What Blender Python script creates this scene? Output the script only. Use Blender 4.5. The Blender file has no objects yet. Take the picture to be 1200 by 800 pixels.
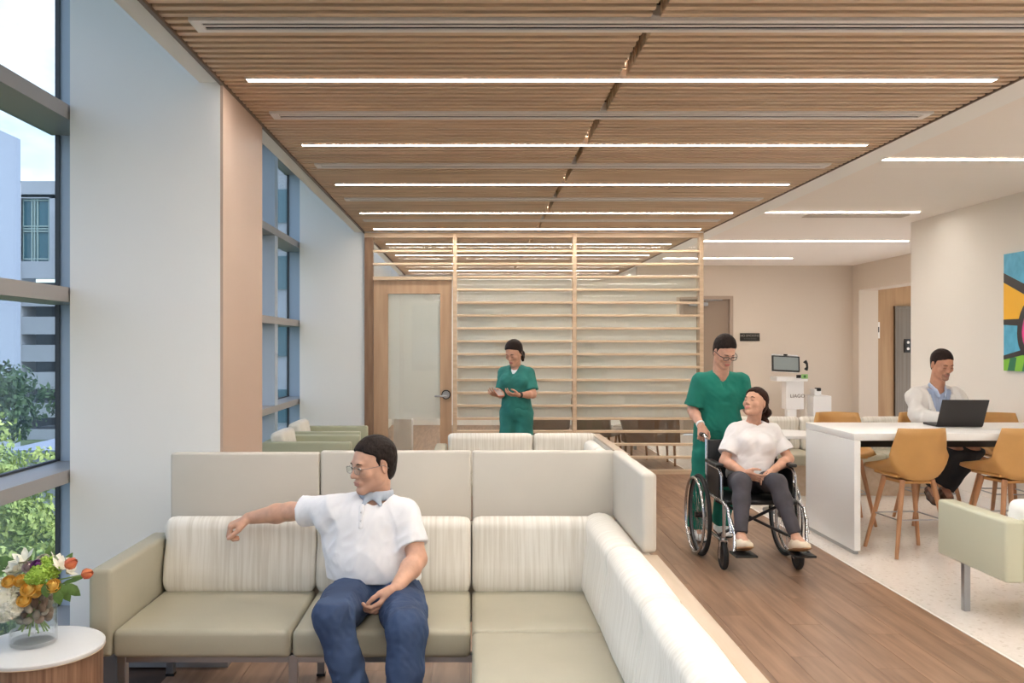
import bpy, bmesh, math, random
import numpy as np
from mathutils import Vector, Matrix, Euler
random.seed(7)
rng = np.random.default_rng(7)
SC = bpy.context.scene
COL = SC.collection

# ---------------------------------------------------------------- camera
cam_data = bpy.data.cameras.new('camera')
cam = bpy.data.objects.new('camera', cam_data)
COL.objects.link(cam)
cam.location = (0.0, 0.0, 1.6)
cam.rotation_euler = (math.radians(90), 0, 0)
cam_data.sensor_width = 36.0
cam_data.lens = 31.2
cam_data.shift_x = 47.0 / 1200
cam_data.shift_y = 4.0 / 1200
cam_data.clip_end = 500
SC.camera = cam

# ---------------------------------------------------------------- world
world = bpy.data.worlds.new('world')
SC.world = world
world.use_nodes = True
wn = world.node_tree
for n in list(wn.nodes):
    wn.nodes.remove(n)
w_out = wn.nodes.new('ShaderNodeOutputWorld')
w_bg = wn.nodes.new('ShaderNodeBackground')
w_sky = wn.nodes.new('ShaderNodeTexSky')
w_sky.sky_type = 'NISHITA'
w_sky.sun_disc = False
w_sky.sun_elevation = math.radians(48)
w_sky.sun_rotation = math.radians(120)
w_sky.air_density = 1.0
w_sky.dust_density = 1.6
w_tc = wn.nodes.new('ShaderNodeTexCoord')
w_map = wn.nodes.new('ShaderNodeMapping')
w_map.inputs['Scale'].default_value = (1.0, 1.0, 2.6)
w_map.inputs['Location'].default_value = (0.3, 0.0, 0.1)
w_noise = wn.nodes.new('ShaderNodeTexNoise')
w_noise.inputs['Scale'].default_value = 3.2
w_noise.inputs['Detail'].default_value = 9
w_noise.inputs['Roughness'].default_value = 0.58
w_ramp = wn.nodes.new('ShaderNodeValToRGB')
w_ramp.color_ramp.elements[0].position = 0.42
w_ramp.color_ramp.elements[1].position = 0.66
w_mulc = wn.nodes.new('ShaderNodeMixRGB')
w_mulc.blend_type = 'MULTIPLY'
w_mulc.inputs[0].default_value = 1.0
w_mulc.inputs[2].default_value = (0.145, 0.155, 0.165, 1)
w_mix = wn.nodes.new('ShaderNodeMixRGB')
w_mix.inputs[2].default_value = (0.80, 0.82, 0.85, 1)
wn.links.new(w_tc.outputs['Generated'], w_map.inputs['Vector'])
wn.links.new(w_map.outputs[0], w_noise.inputs['Vector'])
wn.links.new(w_noise.outputs[0], w_ramp.inputs[0])
wn.links.new(w_sky.outputs[0], w_mulc.inputs[1])
wn.links.new(w_mulc.outputs[0], w_mix.inputs[1])
wn.links.new(w_ramp.outputs[0], w_mix.inputs[0])
wn.links.new(w_mix.outputs[0], w_bg.inputs['Color'])
wn.links.new(w_bg.outputs[0], w_out.inputs['Surface'])
w_bg.inputs['Strength'].default_value = 1.4

# ---------------------------------------------------------------- sun (lights the street side buildings and trees)
sun_data = bpy.data.lights.new('sun', 'SUN')
sun_data.energy = 1.5
sun_data.angle = math.radians(1.0)
sun_data.color = (1.0, 0.95, 0.88)
sun = bpy.data.objects.new('sun', sun_data)
COL.objects.link(sun)
# travels towards -x and down: it never enters the windows of the room
sun.rotation_euler = Vector((-0.66, -0.02, -0.75)).to_track_quat('-Z', 'Y').to_euler()

LED_STRENGTH = 30.0

SC.view_settings.view_transform = 'Standard'
SC.view_settings.look = 'None'
SC.view_settings.exposure = 0.95
SC.view_settings.gamma = 1.0
SC.view_settings.use_curve_mapping = False
SC.cycles.max_bounces = 10
SC.cycles.diffuse_bounces = 6
SC.cycles.glossy_bounces = 4
SC.cycles.transparent_max_bounces = 24
SC.cycles.transmission_bounces = 8
SC.cycles.sample_clamp_indirect = 6.0
SC.cycles.caustics_reflective = False
SC.cycles.caustics_refractive = False
SC.cycles.use_denoising = True

# ---------------------------------------------------------------- helpers
def lin(c):
    c = c / 255.0
    return c / 12.92 if c <= 0.04045 else ((c + 0.055) / 1.055) ** 2.4

def rgb(r, g, b):
    return (lin(r), lin(g), lin(b), 1.0)

class NT:
    """small wrapper for building node materials"""
    def __init__(self, name):
        self.m = bpy.data.materials.new(name)
        self.m.use_nodes = True
        self.t = self.m.node_tree
        self.b = self.t.nodes['Principled BSDF']
        self.out = self.t.nodes['Material Output']
    def n(self, kind, **kw):
        x = self.t.nodes.new(kind)
        for k, v in kw.items():
            if k in x.inputs.keys():
                x.inputs[k].default_value = v
            else:
                setattr(x, k, v)
        return x
    def l(self, a, b):
        self.t.links.new(a, b)

def mat(name, col, rough=0.5, metal=0.0, var=0.0, scale=(8, 8, 8), bump=0.0, bscale=120.0, spec=0.5, sheen=0.0, emit=None,
        col2=None, detail=4, rand=0.0, coords='Object', lo=0.35, hi=0.65, bdist=0.002, coat=0.0):
    """principled material: optional two-colour stretched noise, per object variation and fine bump"""
    k = NT(name)
    b = k.b
    b.inputs['Base Color'].default_value = rgb(*col)
    b.inputs['Roughness'].default_value = rough
    b.inputs['Metallic'].default_value = metal
    b.inputs['Specular IOR Level'].default_value = spec
    b.inputs['Sheen Weight'].default_value = sheen
    b.inputs['Coat Weight'].default_value = coat
    tc = k.n('ShaderNodeTexCoord')
    src = None
    if col2 is not None or var:
        if col2 is None:
            col2 = tuple(max(0, c * (1 - var)) for c in col)
        mp = k.n('ShaderNodeMapping')
        mp.inputs['Scale'].default_value = scale
        k.l(tc.outputs[coords], mp.inputs['Vector'])
        if rand:
            oi = k.n('ShaderNodeObjectInfo')
            mul = k.n('ShaderNodeVectorMath', operation='SCALE')
            mul.inputs[0].default_value = (37.1, 17.3, 9.7)
            k.l(oi.outputs['Random'], mul.inputs['Scale'])
            k.l(mul.outputs[0], mp.inputs['Location'])
        nz = k.n('ShaderNodeTexNoise')
        nz.inputs['Scale'].default_value = 1.0
        nz.inputs['Detail'].default_value = detail
        k.l(mp.outputs[0], nz.inputs['Vector'])
        rp = k.n('ShaderNodeValToRGB')
        rp.color_ramp.elements[0].position = lo
        rp.color_ramp.elements[1].position = hi
        rp.color_ramp.elements[0].color = rgb(*col)
        rp.color_ramp.elements[1].color = rgb(*col2)
        k.l(nz.outputs[0], rp.inputs[0])
        src = rp.outputs[0]
    if rand:
        oi = k.n('ShaderNodeObjectInfo')
        mr = k.n('ShaderNodeMapRange')
        mr.inputs['To Min'].default_value = 1 - rand
        mr.inputs['To Max'].default_value = 1 + rand
        k.l(oi.outputs['Random'], mr.inputs['Value'])
        hs = k.n('ShaderNodeHueSaturation')
        k.l(mr.outputs[0], hs.inputs['Value'])
        if src is None:
            hs.inputs['Color'].default_value = rgb(*col)
        else:
            k.l(src, hs.inputs['Color'])
        src = hs.outputs[0]
    if src is not None:
        k.l(src, b.inputs['Base Color'])
    if bump:
        nb = k.n('ShaderNodeTexNoise')
        nb.inputs['Scale'].default_value = bscale
        nb.inputs['Detail'].default_value = 3
        k.l(tc.outputs[coords], nb.inputs['Vector'])
        bp = k.n('ShaderNodeBump')
        bp.inputs['Strength'].default_value = bump
        bp.inputs['Distance'].default_value = bdist
        k.l(nb.outputs[0], bp.inputs['Height'])
        k.l(bp.outputs[0], b.inputs['Normal'])
    if emit:
        b.inputs['Emission Color'].default_value = (*emit[0], 1)
        b.inputs['Emission Strength'].default_value = emit[1]
    return k.m

def glass_mat(name, tint=(0.93, 0.96, 0.97), refl=1.0):
    k = NT(name)
    k.t.nodes.remove(k.b)
    tr = k.n('ShaderNodeBsdfTransparent')
    tr.inputs[0].default_value = (*tint, 1)
    gl = k.n('ShaderNodeBsdfGlossy')
    gl.inputs['Roughness'].default_value = 0.0
    fr = k.n('ShaderNodeFresnel')
    ge = k.n('ShaderNodeNewGeometry')
    mi = k.n('ShaderNodeMapRange')
    mi.inputs['To Min'].default_value = 1.5
    mi.inputs['To Max'].default_value = 1 / 1.5
    k.l(ge.outputs['Backfacing'], mi.inputs['Value'])
    k.l(mi.outputs[0], fr.inputs[0])
    ml = k.n('ShaderNodeMath', operation='MULTIPLY')
    ml.inputs[1].default_value = refl
    k.l(fr.outputs[0], ml.inputs[0])
    mx = k.n('ShaderNodeMixShader')
    k.l(ml.outputs[0], mx.inputs[0])
    k.l(tr.outputs[0], mx.inputs[1])
    k.l(gl.outputs[0], mx.inputs[2])
    k.l(mx.outputs[0], k.out.inputs['Surface'])
    return k.m

def tag(o, label=None, cat=None, group=None, kind=None):
    if label: o['label'] = label
    if cat: o['category'] = cat
    if group: o['group'] = group
    if kind: o['kind'] = kind
    return o

def root(name, loc, label, cat, group=None, kind=None):
    o = bpy.data.objects.new(name, None)
    o.empty_display_size = 0.1
    o.location = loc
    COL.objects.link(o)
    return tag(o, label, cat, group, kind)

def link(name, me, m=None, parent=None, smooth=False):
    """link mesh data given in world coordinates, keeping it where it is under its parent"""
    o = bpy.data.objects.new(name, me)
    if m is not None and not me.materials:
        for x in (m if isinstance(m, (list, tuple)) else [m]):
            me.materials.append(x)
    COL.objects.link(o)
    if parent is not None:
        o.parent = parent
        if parent.parent is None and parent.type == 'EMPTY':
            o.matrix_parent_inverse = Matrix.LocRotScale(parent.location, parent.rotation_euler, parent.scale).inverted()
    if smooth:
        for p in me.polygons:
            p.use_smooth = True
    return o

class MB:
    """collects shapes into one bmesh"""
    def __init__(self):
        self.bm = bmesh.new()
    def box(self, x0, x1, y0, y1, z0, z1, bev=0.0, seg=2, M=None):
        bm = self.bm
        r = bmesh.ops.create_cube(bm, size=1.0)
        vs = r['verts']
        for v in vs:
            v.co = Vector(((x0 + x1) / 2 + v.co.x * (x1 - x0), (y0 + y1) / 2 + v.co.y * (y1 - y0), (z0 + z1) / 2 + v.co.z * (z1 - z0)))
        if bev > 0:
            es = list({e for v in vs for e in v.link_edges})
            r2 = bmesh.ops.bevel(bm, geom=es, offset=bev, segments=seg, profile=0.5, affect='EDGES')
            vs = list({v for f in r2['faces'] for v in f.verts} | {v for v in vs if v.is_valid})
        if M is not None:
            for v in vs:
                v.co = M @ v.co
        return self
    def cyl(self, p0, p1, r0, r1=None, n=16, cap=True):
        r1 = r0 if r1 is None else r1
        p0, p1 = Vector(p0), Vector(p1)
        d = p1 - p0
        if d.length < 1e-6:
            return self
        q = d.to_track_quat('Z', 'Y').to_matrix()
        a = [self.bm.verts.new(p0 + q @ Vector((math.cos(t) * r0, math.sin(t) * r0, 0))) for t in [2 * math.pi * i / n for i in range(n)]]
        b = [self.bm.verts.new(p1 + q @ Vector((math.cos(t) * r1, math.sin(t) * r1, 0))) for t in [2 * math.pi * i / n for i in range(n)]]
        for i in range(n):
            self.bm.faces.new((a[i], a[(i + 1) % n], b[(i + 1) % n], b[i]))
        if cap:
            self.bm.faces.new(a[::-1]); self.bm.faces.new(b)
        return self
    def tube(self, pts, r, n=10, closed=False):
        pts = [Vector(p) for p in pts]
        rs = r if isinstance(r, (list, tuple)) else [r] * len(pts)
        rings = []
        N = len(pts)
        up = None
        for i, p in enumerate(pts):
            if closed:
                d = pts[(i + 1) % N] - pts[i - 1]
            else:
                d = pts[min(i + 1, N - 1)] - pts[max(i - 1, 0)]
            d.normalize()
            if up is None:
                up = Vector((0, 0, 1)) if abs(d.z) < 0.9 else Vector((1, 0, 0))
            s = d.cross(up).normalized()
            up = s.cross(d).normalized()
            rings.append([self.bm.verts.new(p + (s * math.cos(2 * math.pi * k / n) + up * math.sin(2 * math.pi * k / n)) * rs[i]) for k in range(n)])
        m = N if closed else N - 1
        for i in range(m):
            a, b = rings[i], rings[(i + 1) % N]
            for k in range(n):
                self.bm.faces.new((a[k], a[(k + 1) % n], b[(k + 1) % n], b[k]))
        if not closed:
            self.bm.faces.new(rings[0][::-1]); self.bm.faces.new(rings[-1])
        return self
    def lathe(self, prof, c=(0, 0, 0), n=48, close=True):
        """prof: list of (r, z)"""
        rings = []
        for r, z in prof:
            if r < 1e-6:
                rings.append([self.bm.verts.new((c[0], c[1], c[2] + z))])
            else:
                rings.append([self.bm.verts.new((c[0] + r * math.cos(2 * math.pi * k / n), c[1] + r * math.sin(2 * math.pi * k / n), c[2] + z)) for k in range(n)])
        for a, b in zip(rings[:-1], rings[1:]):
            for k in range(n):
                k2 = (k + 1) % n
                if len(a) == 1 and len(b) == 1:
                    continue
                if len(a) == 1:
                    self.bm.faces.new((a[0], b[k2], b[k]))
                elif len(b) == 1:
                    self.bm.faces.new((a[k], a[k2], b[0]))
                else:
                    self.bm.faces.new((a[k], a[k2], b[k2], b[k]))
        return self
    def prism(self, poly, axis, a, b):
        """poly of 2D points extruded along axis 'x','y' or 'z' from a to b"""
        def P(u, v, w):
            return {'x': (w, u, v), 'y': (u, w, v), 'z': (u, v, w)}[axis]
        A = [self.bm.verts.new(P(u, v, a)) for u, v in poly]
        B = [self.bm.verts.new(P(u, v, b)) for u, v in poly]
        n = len(poly)
        for i in range(n):
            self.bm.faces.new((A[i], A[(i + 1) % n], B[(i + 1) % n], B[i]))
        self.bm.faces.new(A[::-1]); self.bm.faces.new(B)
        return self
    def sphere(self, c, r, u=16, v=10, sc=(1, 1, 1)):
        res = bmesh.ops.create_uvsphere(self.bm, u_segments=u, v_segments=v, radius=1.0)
        for w in res['verts']:
            w.co = Vector((c[0] + w.co.x * r * sc[0], c[1] + w.co.y * r * sc[1], c[2] + w.co.z * r * sc[2]))
        return self
    def transform(self, M):
        for v in self.bm.verts:
            v.co = M @ v.co
        return self
    def mesh(self, name, smooth=False, angle=None):
        bmesh.ops.recalc_face_normals(self.bm, faces=self.bm.faces[:])
        if smooth:
            a = math.radians(angle if angle is not None else 40)
            for f in self.bm.faces:
                f.smooth = True
            for e in self.bm.edges:
                if len(e.link_faces) == 2 and e.calc_face_angle(0) > a:
                    e.smooth = False
        me = bpy.data.meshes.new(name)
        self.bm.to_mesh(me)
        self.bm.free()
        return me
    def build(self, name, m, parent=None, smooth=False, angle=None):
        me = self.mesh(name, smooth, angle)
        return link(name, me, m, parent)

def bx(name, m, dims, parent=None, bev=0.0, seg=2, M=None):
    return MB().box(*dims, bev=bev, seg=seg, M=M).build(name, m, parent, smooth=bev > 0, angle=60)

def copy_thing(src, loc, rotz=None, label=None, group=None):
    r = src.copy()
    COL.objects.link(r)
    r.location = loc
    if rotz is not None:
        r.rotation_euler = (0, 0, rotz)
    if label: r['label'] = label
    if group: r['group'] = group
    for ch in [o for o in bpy.data.objects if o.parent == src]:
        c = ch.copy()
        COL.objects.link(c)
        c.parent = r
        c.matrix_parent_inverse = ch.matrix_parent_inverse.copy()
        for g in [o for o in bpy.data.objects if o.parent == ch]:
            d = g.copy()
            COL.objects.link(d)
            d.parent = c
            d.matrix_parent_inverse = g.matrix_parent_inverse.copy()
    return r

FONT_CACHE = {}
def text(name, s, size, M, m, parent=None, depth=0.0008):
    cu = bpy.data.curves.new(name, 'FONT')
    cu.body = s
    cu.size = size
    cu.extrude = depth
    cu.align_x = 'CENTER'
    cu.align_y = 'CENTER'
    o = bpy.data.objects.new(name, cu)
    COL.objects.link(o)
    bpy.context.view_layer.update()
    me = bpy.data.meshes.new_from_object(o)
    bpy.data.objects.remove(o)
    me.transform(M)
    return link(name, me, m, parent)

# ---------------------------------------------------------------- materials
M_white = mat('white_paint', (241, 241, 239), 0.7, bump=0.05, bscale=200)
M_warmwhite = mat('warm_white_paint', (234, 229, 222), 0.7, bump=0.05, bscale=200)
M_beige_wall = mat('beige_paint', (218, 206, 192), 0.7, bump=0.05, bscale=200)
M_tan = mat('tan_panel', (188, 165, 149), 0.55)
M_ceil = mat('ceiling_paint', (241, 235, 229), 0.8)
M_frame = mat('grey_aluminium', (160, 156, 154), 0.45, metal=0.2)
M_bluegrey = mat('blue_grey_panel', (176, 188, 202), 0.5)
M_darkframe = mat('dark_gasket', (60, 62, 66), 0.5)
M_glass = glass_mat('window_glass', (0.90, 0.94, 0.96))
M_pglass = glass_mat('partition_glass', (0.95, 0.97, 0.96), 1.1)
M_slat = mat('ceiling_slat_oak', (228, 203, 174), 0.5, scale=(1.5, 40, 40), col2=(208, 181, 152), rand=0.07, detail=6)
M_backing = mat('ceiling_backing', (84, 66, 50), 0.9)
M_brownrail = mat('ceiling_edge_rail', (110, 92, 80), 0.5)
M_oak = mat('light_oak', (212, 188, 160), 0.45, scale=(2, 2, 30), col2=(196, 170, 142), detail=6)
M_oakh = mat('light_oak_slat', (220, 198, 170), 0.45, scale=(2, 30, 30), col2=(206, 182, 152), detail=6, rand=0.03)
M_oakd = mat('oak_door', (196, 163, 132), 0.45, scale=(14, 14, 1.2), col2=(180, 147, 117), detail=7)
M_plank = mat('floor_plank', (156, 124, 100), 0.38, scale=(22, 1.6, 1), col2=(124, 96, 77), detail=8, rand=0.10, bump=0.05, bscale=90)
M_woodfloor = mat('wood_floor', (156, 124, 100), 0.4, scale=(22, 1.6, 1), col2=(124, 96, 77), detail=8)
M_joint = mat('plank_joint', (70, 52, 42), 0.6)
M_led = mat('led_diffuser', (255, 245, 232), 0.4, emit=((1.0, 0.935, 0.85), LED_STRENGTH))
M_ledr = mat('led_diffuser_white', (255, 246, 236), 0.4, emit=((1.0, 0.93, 0.85), LED_STRENGTH * 0.75))
M_alum = mat('white_aluminium', (238, 234, 230), 0.4, metal=0.1)
M_slot = mat('slot_black', (30, 30, 32), 0.8)
M_vinyl = mat('sage_vinyl', (174, 169, 150), 0.42, bump=0.15, bscale=260, var=0.04, scale=(3, 3, 3))
M_vinyl2 = mat('olive_vinyl', (172, 174, 148), 0.45, bump=0.15, bscale=260)
M_screen = mat('taupe_screen', (204, 198, 188), 0.55, bump=0.1, bscale=300, var=0.03, scale=(2, 2, 2))
M_fabx = mat('striped_fabric_across', (230, 226, 218), 0.85, scale=(75, 3, 2.5), col2=(212, 206, 195), detail=5, lo=0.40, hi=0.66, bump=0.2, bscale=400, sheen=0.15)
M_faby = mat('striped_fabric_along', (234, 230, 221), 0.85, scale=(3, 75, 2.5), col2=(222, 217, 206), detail=5, lo=0.40, hi=0.66, bump=0.2, bscale=400, sheen=0.15)
M_ledge = mat('maple_ledge', (194, 176, 156), 0.45, scale=(20, 2, 20), col2=(184, 165, 143), detail=5)
M_chrome = mat('brushed_steel', (172, 174, 178), 0.28, metal=0.9)
M_black = mat('black_plastic', (22, 22, 24), 0.4)
M_rubber = mat('black_rubber', (26, 26, 27), 0.75)
M_solid = mat('white_solid_surface', (238, 238, 238), 0.3)
M_gold = mat('ochre_upholstery', (199, 150, 88), 0.5, bump=0.08, bscale=300, var=0.03)
M_leg = mat('oak_leg', (190, 142, 104), 0.4, scale=(30, 30, 2), col2=(168, 120, 84), detail=5)
M_walnut = mat('walnut_wrap', (158, 124, 100), 0.45, scale=(60, 60, 1.6), col2=(118, 86, 66), detail=7)
M_elev = mat('elevator_steel', (128, 118, 108), 0.35, metal=0.7, scale=(60, 60, 0.5), col2=(112, 102, 93))
M_woodpanel = mat('lobby_wood_panel', (192, 156, 116), 0.45, scale=(12, 12, 0.8), col2=(172, 134, 96), detail=6)
M_taupedoor = mat('taupe_door', (150, 132, 116), 0.5)

def film_mat():
    k = NT('frosted_film')
    k.t.nodes.remove(k.b)
    tr = k.n('ShaderNodeBsdfTransparent'); tr.inputs[0].default_value = (0.97, 0.98, 1, 1)
    df = k.n('ShaderNodeBsdfDiffuse'); df.inputs[0].default_value = rgb(253, 250, 246)
    tl = k.n('ShaderNodeBsdfTranslucent'); tl.inputs[0].default_value = rgb(253, 250, 246)
    m1 = k.n('ShaderNodeMixShader'); m1.inputs[0].default_value = 0.30
    k.l(df.outputs[0], m1.inputs[1]); k.l(tl.outputs[0], m1.inputs[2])
    m2 = k.n('ShaderNodeMixShader'); m2.inputs[0].default_value = 0.97
    k.l(tr.outputs[0], m2.inputs[1]); k.l(m1.outputs[0], m2.inputs[2])
    k.l(m2.outputs[0], k.out.inputs['Surface'])
    return k.m
M_film = film_mat()

def terrazzo_mat():
    k = NT('terrazzo')
    tc = k.n('ShaderNodeTexCoord')
    vo = k.n('ShaderNodeTexVoronoi'); vo.inputs['Scale'].default_value = 55
    k.l(tc.outputs['Object'], vo.inputs['Vector'])
    rp = k.n('ShaderNodeValToRGB')
    rp.color_ramp.elements[0].position = 0.0; rp.color_ramp.elements[0].color = rgb(232, 226, 220)
    rp.color_ramp.elements[1].position = 1.0; rp.color_ramp.elements[1].color = rgb(244, 239, 234)
    e = rp.color_ramp.elements.new(0.12); e.color = rgb(222, 214, 206)
    e = rp.color_ramp.elements.new(0.2); e.color = rgb(238, 232, 226)
    k.l(vo.outputs['Color'], rp.inputs[0])
    k.l(rp.outputs[0], k.b.inputs['Base Color'])
    k.b.inputs['Roughness'].default_value = 0.07
    k.b.inputs['Specular IOR Level'].default_value = 0.55
    return k.m
M_terrazzo = terrazzo_mat()
# ================================================================ SETTING
def struct(name, m, dims, label=None, cat=None, parent=None, bev=0.0):
    o = bx(name, m, dims, parent, bev)
    if parent is None:
        tag(o, label, cat, kind='structure')
    return o

H = 3.0
YP = 11.05            # glass partition
YB = 15.8             # beige back wall
# floors
floor_wood = struct('floor', M_joint, (-2.45, 2.74, -7, 11.2, -0.2, -0.006), 'brown wood plank floor of the waiting area', 'floor')
struct('floor', M_woodfloor, (-2.45, 2.74, 11.2, 17.8, -0.2, 0.0), 'brown wood floor of the room behind the glass partition', 'floor')
struct('floor', M_terrazzo, (2.75, 11, -7, 18, -0.2, 0.0), 'polished cream terrazzo floor beside the wood floor', 'floor')
struct('trim_1', M_alum, (2.735, 2.75, -7, 15.8, -0.2, 0.002), 'thin metal strip between wood and terrazzo floors', 'trim')
# planks where the picture can show them one by one
pw, pl = 0.183, 1.22
plank_me = MB().box(0.0008, pw - 0.0008, 0.0008, pl - 0.0008, -0.006, 0.0).mesh('plank')
plank_me.materials.append(M_plank)
ncol = 23
for i in range(ncol):
    x = 2.735 - (i + 1) * pw
    off = (i * 0.43) % 1.0 * pl
    y = 2.3 - off
    while y < 11.2 - 0.02:
        if y + pl > 2.4:
            vis_y = y + pl
            if x + pw > -0.56 * vis_y and not (vis_y < 4.0 and x > 1.9 and False):
                o = bpy.data.objects.new('plank', plank_me)
                COL.objects.link(o)
                o.parent = floor_wood
                L = min(pl, 11.2 - y)
                o.location = (x, y, 0)
                o.scale = (1, L / pl, 1)
        y += pl

# ceilings
ceil_wood = struct('ceiling', M_backing, (-1.33, 2.88, -6.5, 17.7, 3.09, 3.2), 'wood slat ceiling over the waiting area', 'ceiling')
struct('ceiling', M_ceil, (3.09, 11, -6.5, 17.7, 3.012, 3.2), 'plain off-white ceiling on the right', 'ceiling')
struct('trim_2', M_white, (2.885, 3.10, -6.5, 17.7, 2.995, 3.2), 'white border beside the wood slat ceiling', 'trim')
struct('trim_3', M_white, (-1.455, -1.345, -6.5, 17.7, 3.0, 3.25), 'white soffit band along the window side', 'trim')
bx('edge_rail', M_brownrail, (-1.345, -1.325, -6.5, 17.7, 2.985, 3.09), ceil_wood)
bx('edge_rail', M_brownrail, (2.875, 2.887, -6.5, 17.7, 2.992, 3.09), ceil_wood)
struct('wall_upper', M_white, (-1.455, -1.335, -6.5, 17.7, 3.25, 4.6), 'white upper wall above the window side soffit', 'wall')
struct('ceiling', M_white, (-2.6, -1.33, -6.5, 11.6, 4.6, 4.8), 'high white ceiling of the window bays', 'ceiling')

# ceiling slats: pitch 76.2 mm; lights and grilles replace some of them
PITCH = 0.0762
LIGHT_Y = [4.685, 6.209, 7.70, 9.38, 10.72, 12.33, 13.85, 15.30, 16.70]
LIGHT_Y = [3.2381 + PITCH * round((q - 3.2381) / PITCH) for q in LIGHT_Y]
GRILLE_Y = [3.2381 + PITCH * (round((q - 3.2381) / PITCH - .5) + .5) for q in (3.877, 5.43, 6.95, 8.50, 9.99)]
LIGHT_Y_BACK = [3.2381 + PITCH * n for n in (-1, -21, -41, -61, -81, -101, -118)]
def slat_mesh(x0, x1):
    me = MB().box(x0, x1, -0.0195, 0.0195, 3.0, 3.075).mesh('slat')
    me.materials.append(M_slat)
    return me
SM = {k: slat_mesh(*k) for k in ((-1.325, 0.765), (0.805, 2.875), (-1.325, -1.20), (2.775, 2.875), (-1.325, -1.2215), (2.7815, 2.875))}
y = 3.2 + 0.0381
while y < 17.3:
    isl = any(abs(y - q) < 0.042 for q in LIGHT_Y)
    isg = any(abs(y - q) < 0.06 for q in GRILLE_Y)
    if isl:
        keys = [(-1.325, -1.20), (2.775, 2.875)]
    elif isg:
        keys = [(-1.325, -1.2215), (2.7815, 2.875)]
    else:
        keys = [(-1.325, 0.765), (0.805, 2.875)]
    for k in keys:
        if y > 14.2 and not isl:
            continue
        o = bpy.data.objects.new('slat', SM[k])
        COL.objects.link(o)
        o.parent = ceil_wood
        o.location = (0, y, 0)
    y += PITCH
far_slats = MB()
y = 3.2 + 0.0381
while y < 17.65:
    if y > 14.2 and not any(abs(y - q) < 0.042 for q in LIGHT_Y):
        far_slats.box(-1.325, 0.765, y - 0.02, y + 0.02, 3.0, 3.07)
        far_slats.box(0.805, 2.875, y - 0.02, y + 0.02, 3.0, 3.07)
    y += PITCH
o = far_slats.build('slat_field', M_slat, ceil_wood); o['kind'] = 'stuff'
near_slats = MB()
y = 3.2 - 0.0381
while y > -6.4:
    if not any(abs(y - q) < 0.042 for q in LIGHT_Y_BACK):
        near_slats.box(-1.325, 2.875, y - 0.02, y + 0.02, 3.0, 3.07)
    y -= PITCH
o = near_slats.build('slat_field', M_slat, ceil_wood); o['kind'] = 'stuff'

def led(x0, x1, y, z, w, label, group, m=M_led):
    hh = .05 if m is M_led else .011
    t = root('linear_light', ((x0 + x1) / 2, y, z), label, 'light', group)
    f = MB()
    f.box(x0 - .008, x1 + .008, y - w / 2 - .006, y - w / 2, z - .001, z + hh)
    f.box(x0 - .008, x1 + .008, y + w / 2, y + w / 2 + .006, z - .001, z + hh)
    f.box(x0 - .008, x0, y - w / 2, y + w / 2, z - .001, z + hh)
    f.box(x1, x1 + .008, y - w / 2, y + w / 2, z - .001, z + hh)
    f.build('housing', M_alum, t)
    bx('diffuser', m, (x0, x1, y - w / 2, y + w / 2, z, z + hh * .6), t)
    return t
ordn = ['nearest', 'second nearest', 'third nearest', 'fourth nearest', 'fifth, before the partition']
for i, yy in enumerate(LIGHT_Y):
    if i < 5:
        lb = f'long warm linear light in the wood slat ceiling, {ordn[i]} of the row'
    else:
        lb = f'long linear light in the wood ceiling behind the glass partition, {["first","second","third","farthest"][i-5]} behind it'
    led(-1.185, 2.76, yy, 2.996, 0.045, lb, 'linear lights in the wood slat ceiling')
for yy in LIGHT_Y_BACK:
    led(-1.185, 2.76, yy, 2.996, 0.06, 'long linear light in the wood slat ceiling behind the camera', 'linear lights behind the camera')
gord = ['nearest, at the top edge', 'second nearest', 'third nearest', 'fourth nearest', 'farthest, before the glass partition']
for i, yy in enumerate(GRILLE_Y):
    t = root('air_grille', (0.8, yy, 3.0), f'white linear slot air diffuser in the wood ceiling, {gord[i]}', 'air vent', 'slot diffusers in the wood slat ceiling')
    w = 0.073
    f = MB()
    f.box(-1.22, 2.78, yy - w, yy - w + .034, 2.992, 3.06)
    f.box(-1.175, 2.735, yy - .010, yy + .010, 2.995, 3.06)
    f.box(-1.22, 2.78, yy + w - .034, yy + w, 2.992, 3.06)
    f.box(-1.22, -1.175, yy - w + .034, yy + w - .034, 2.992, 3.06)
    f.box(2.735, 2.78, yy - w + .034, yy + w - .034, 2.992, 3.06)
    f.build('frame', M_alum, t)
    bx('slot', M_slot, (-1.174, 2.734, yy - w + .0345, yy + w - .0345, 2.999, 3.055), t)
# lights of the right ceiling
R_L = [(3.11, 4.73, 6.71), (3.11, 4.73, 9.39), (3.05 + .06, 5.9, 12.0), (3.11, 5.2, 14.4)]
rl = ['nearest, above the counter table', 'second, before the corner of the white wall', 'third, crossing before the beige wall', 'farthest, close to the beige wall']
for (a, b, yy), l in zip(R_L, rl):
    led(a, b, yy, 3.0, 0.05, f'linear light in the off-white ceiling, {l}', 'linear lights in the off-white ceiling', M_ledr)
for yy in (4.2, 1.7, -0.8, -3.3, -5.6):
    led(3.11, 4.73, yy, 3.0, 0.06, 'linear light in the off-white ceiling behind the camera', 'linear lights behind the camera', M_ledr)
t = root('access_panel', (4.1, 9.0, 3.01), 'flat grey vent panel flush in the off-white ceiling', 'air vent')
bx('panel', mat('vent_panel', (196, 184, 174), 0.8), (3.65, 4.75, 9.62, 9.82, 3.006, 3.02), t)

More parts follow.
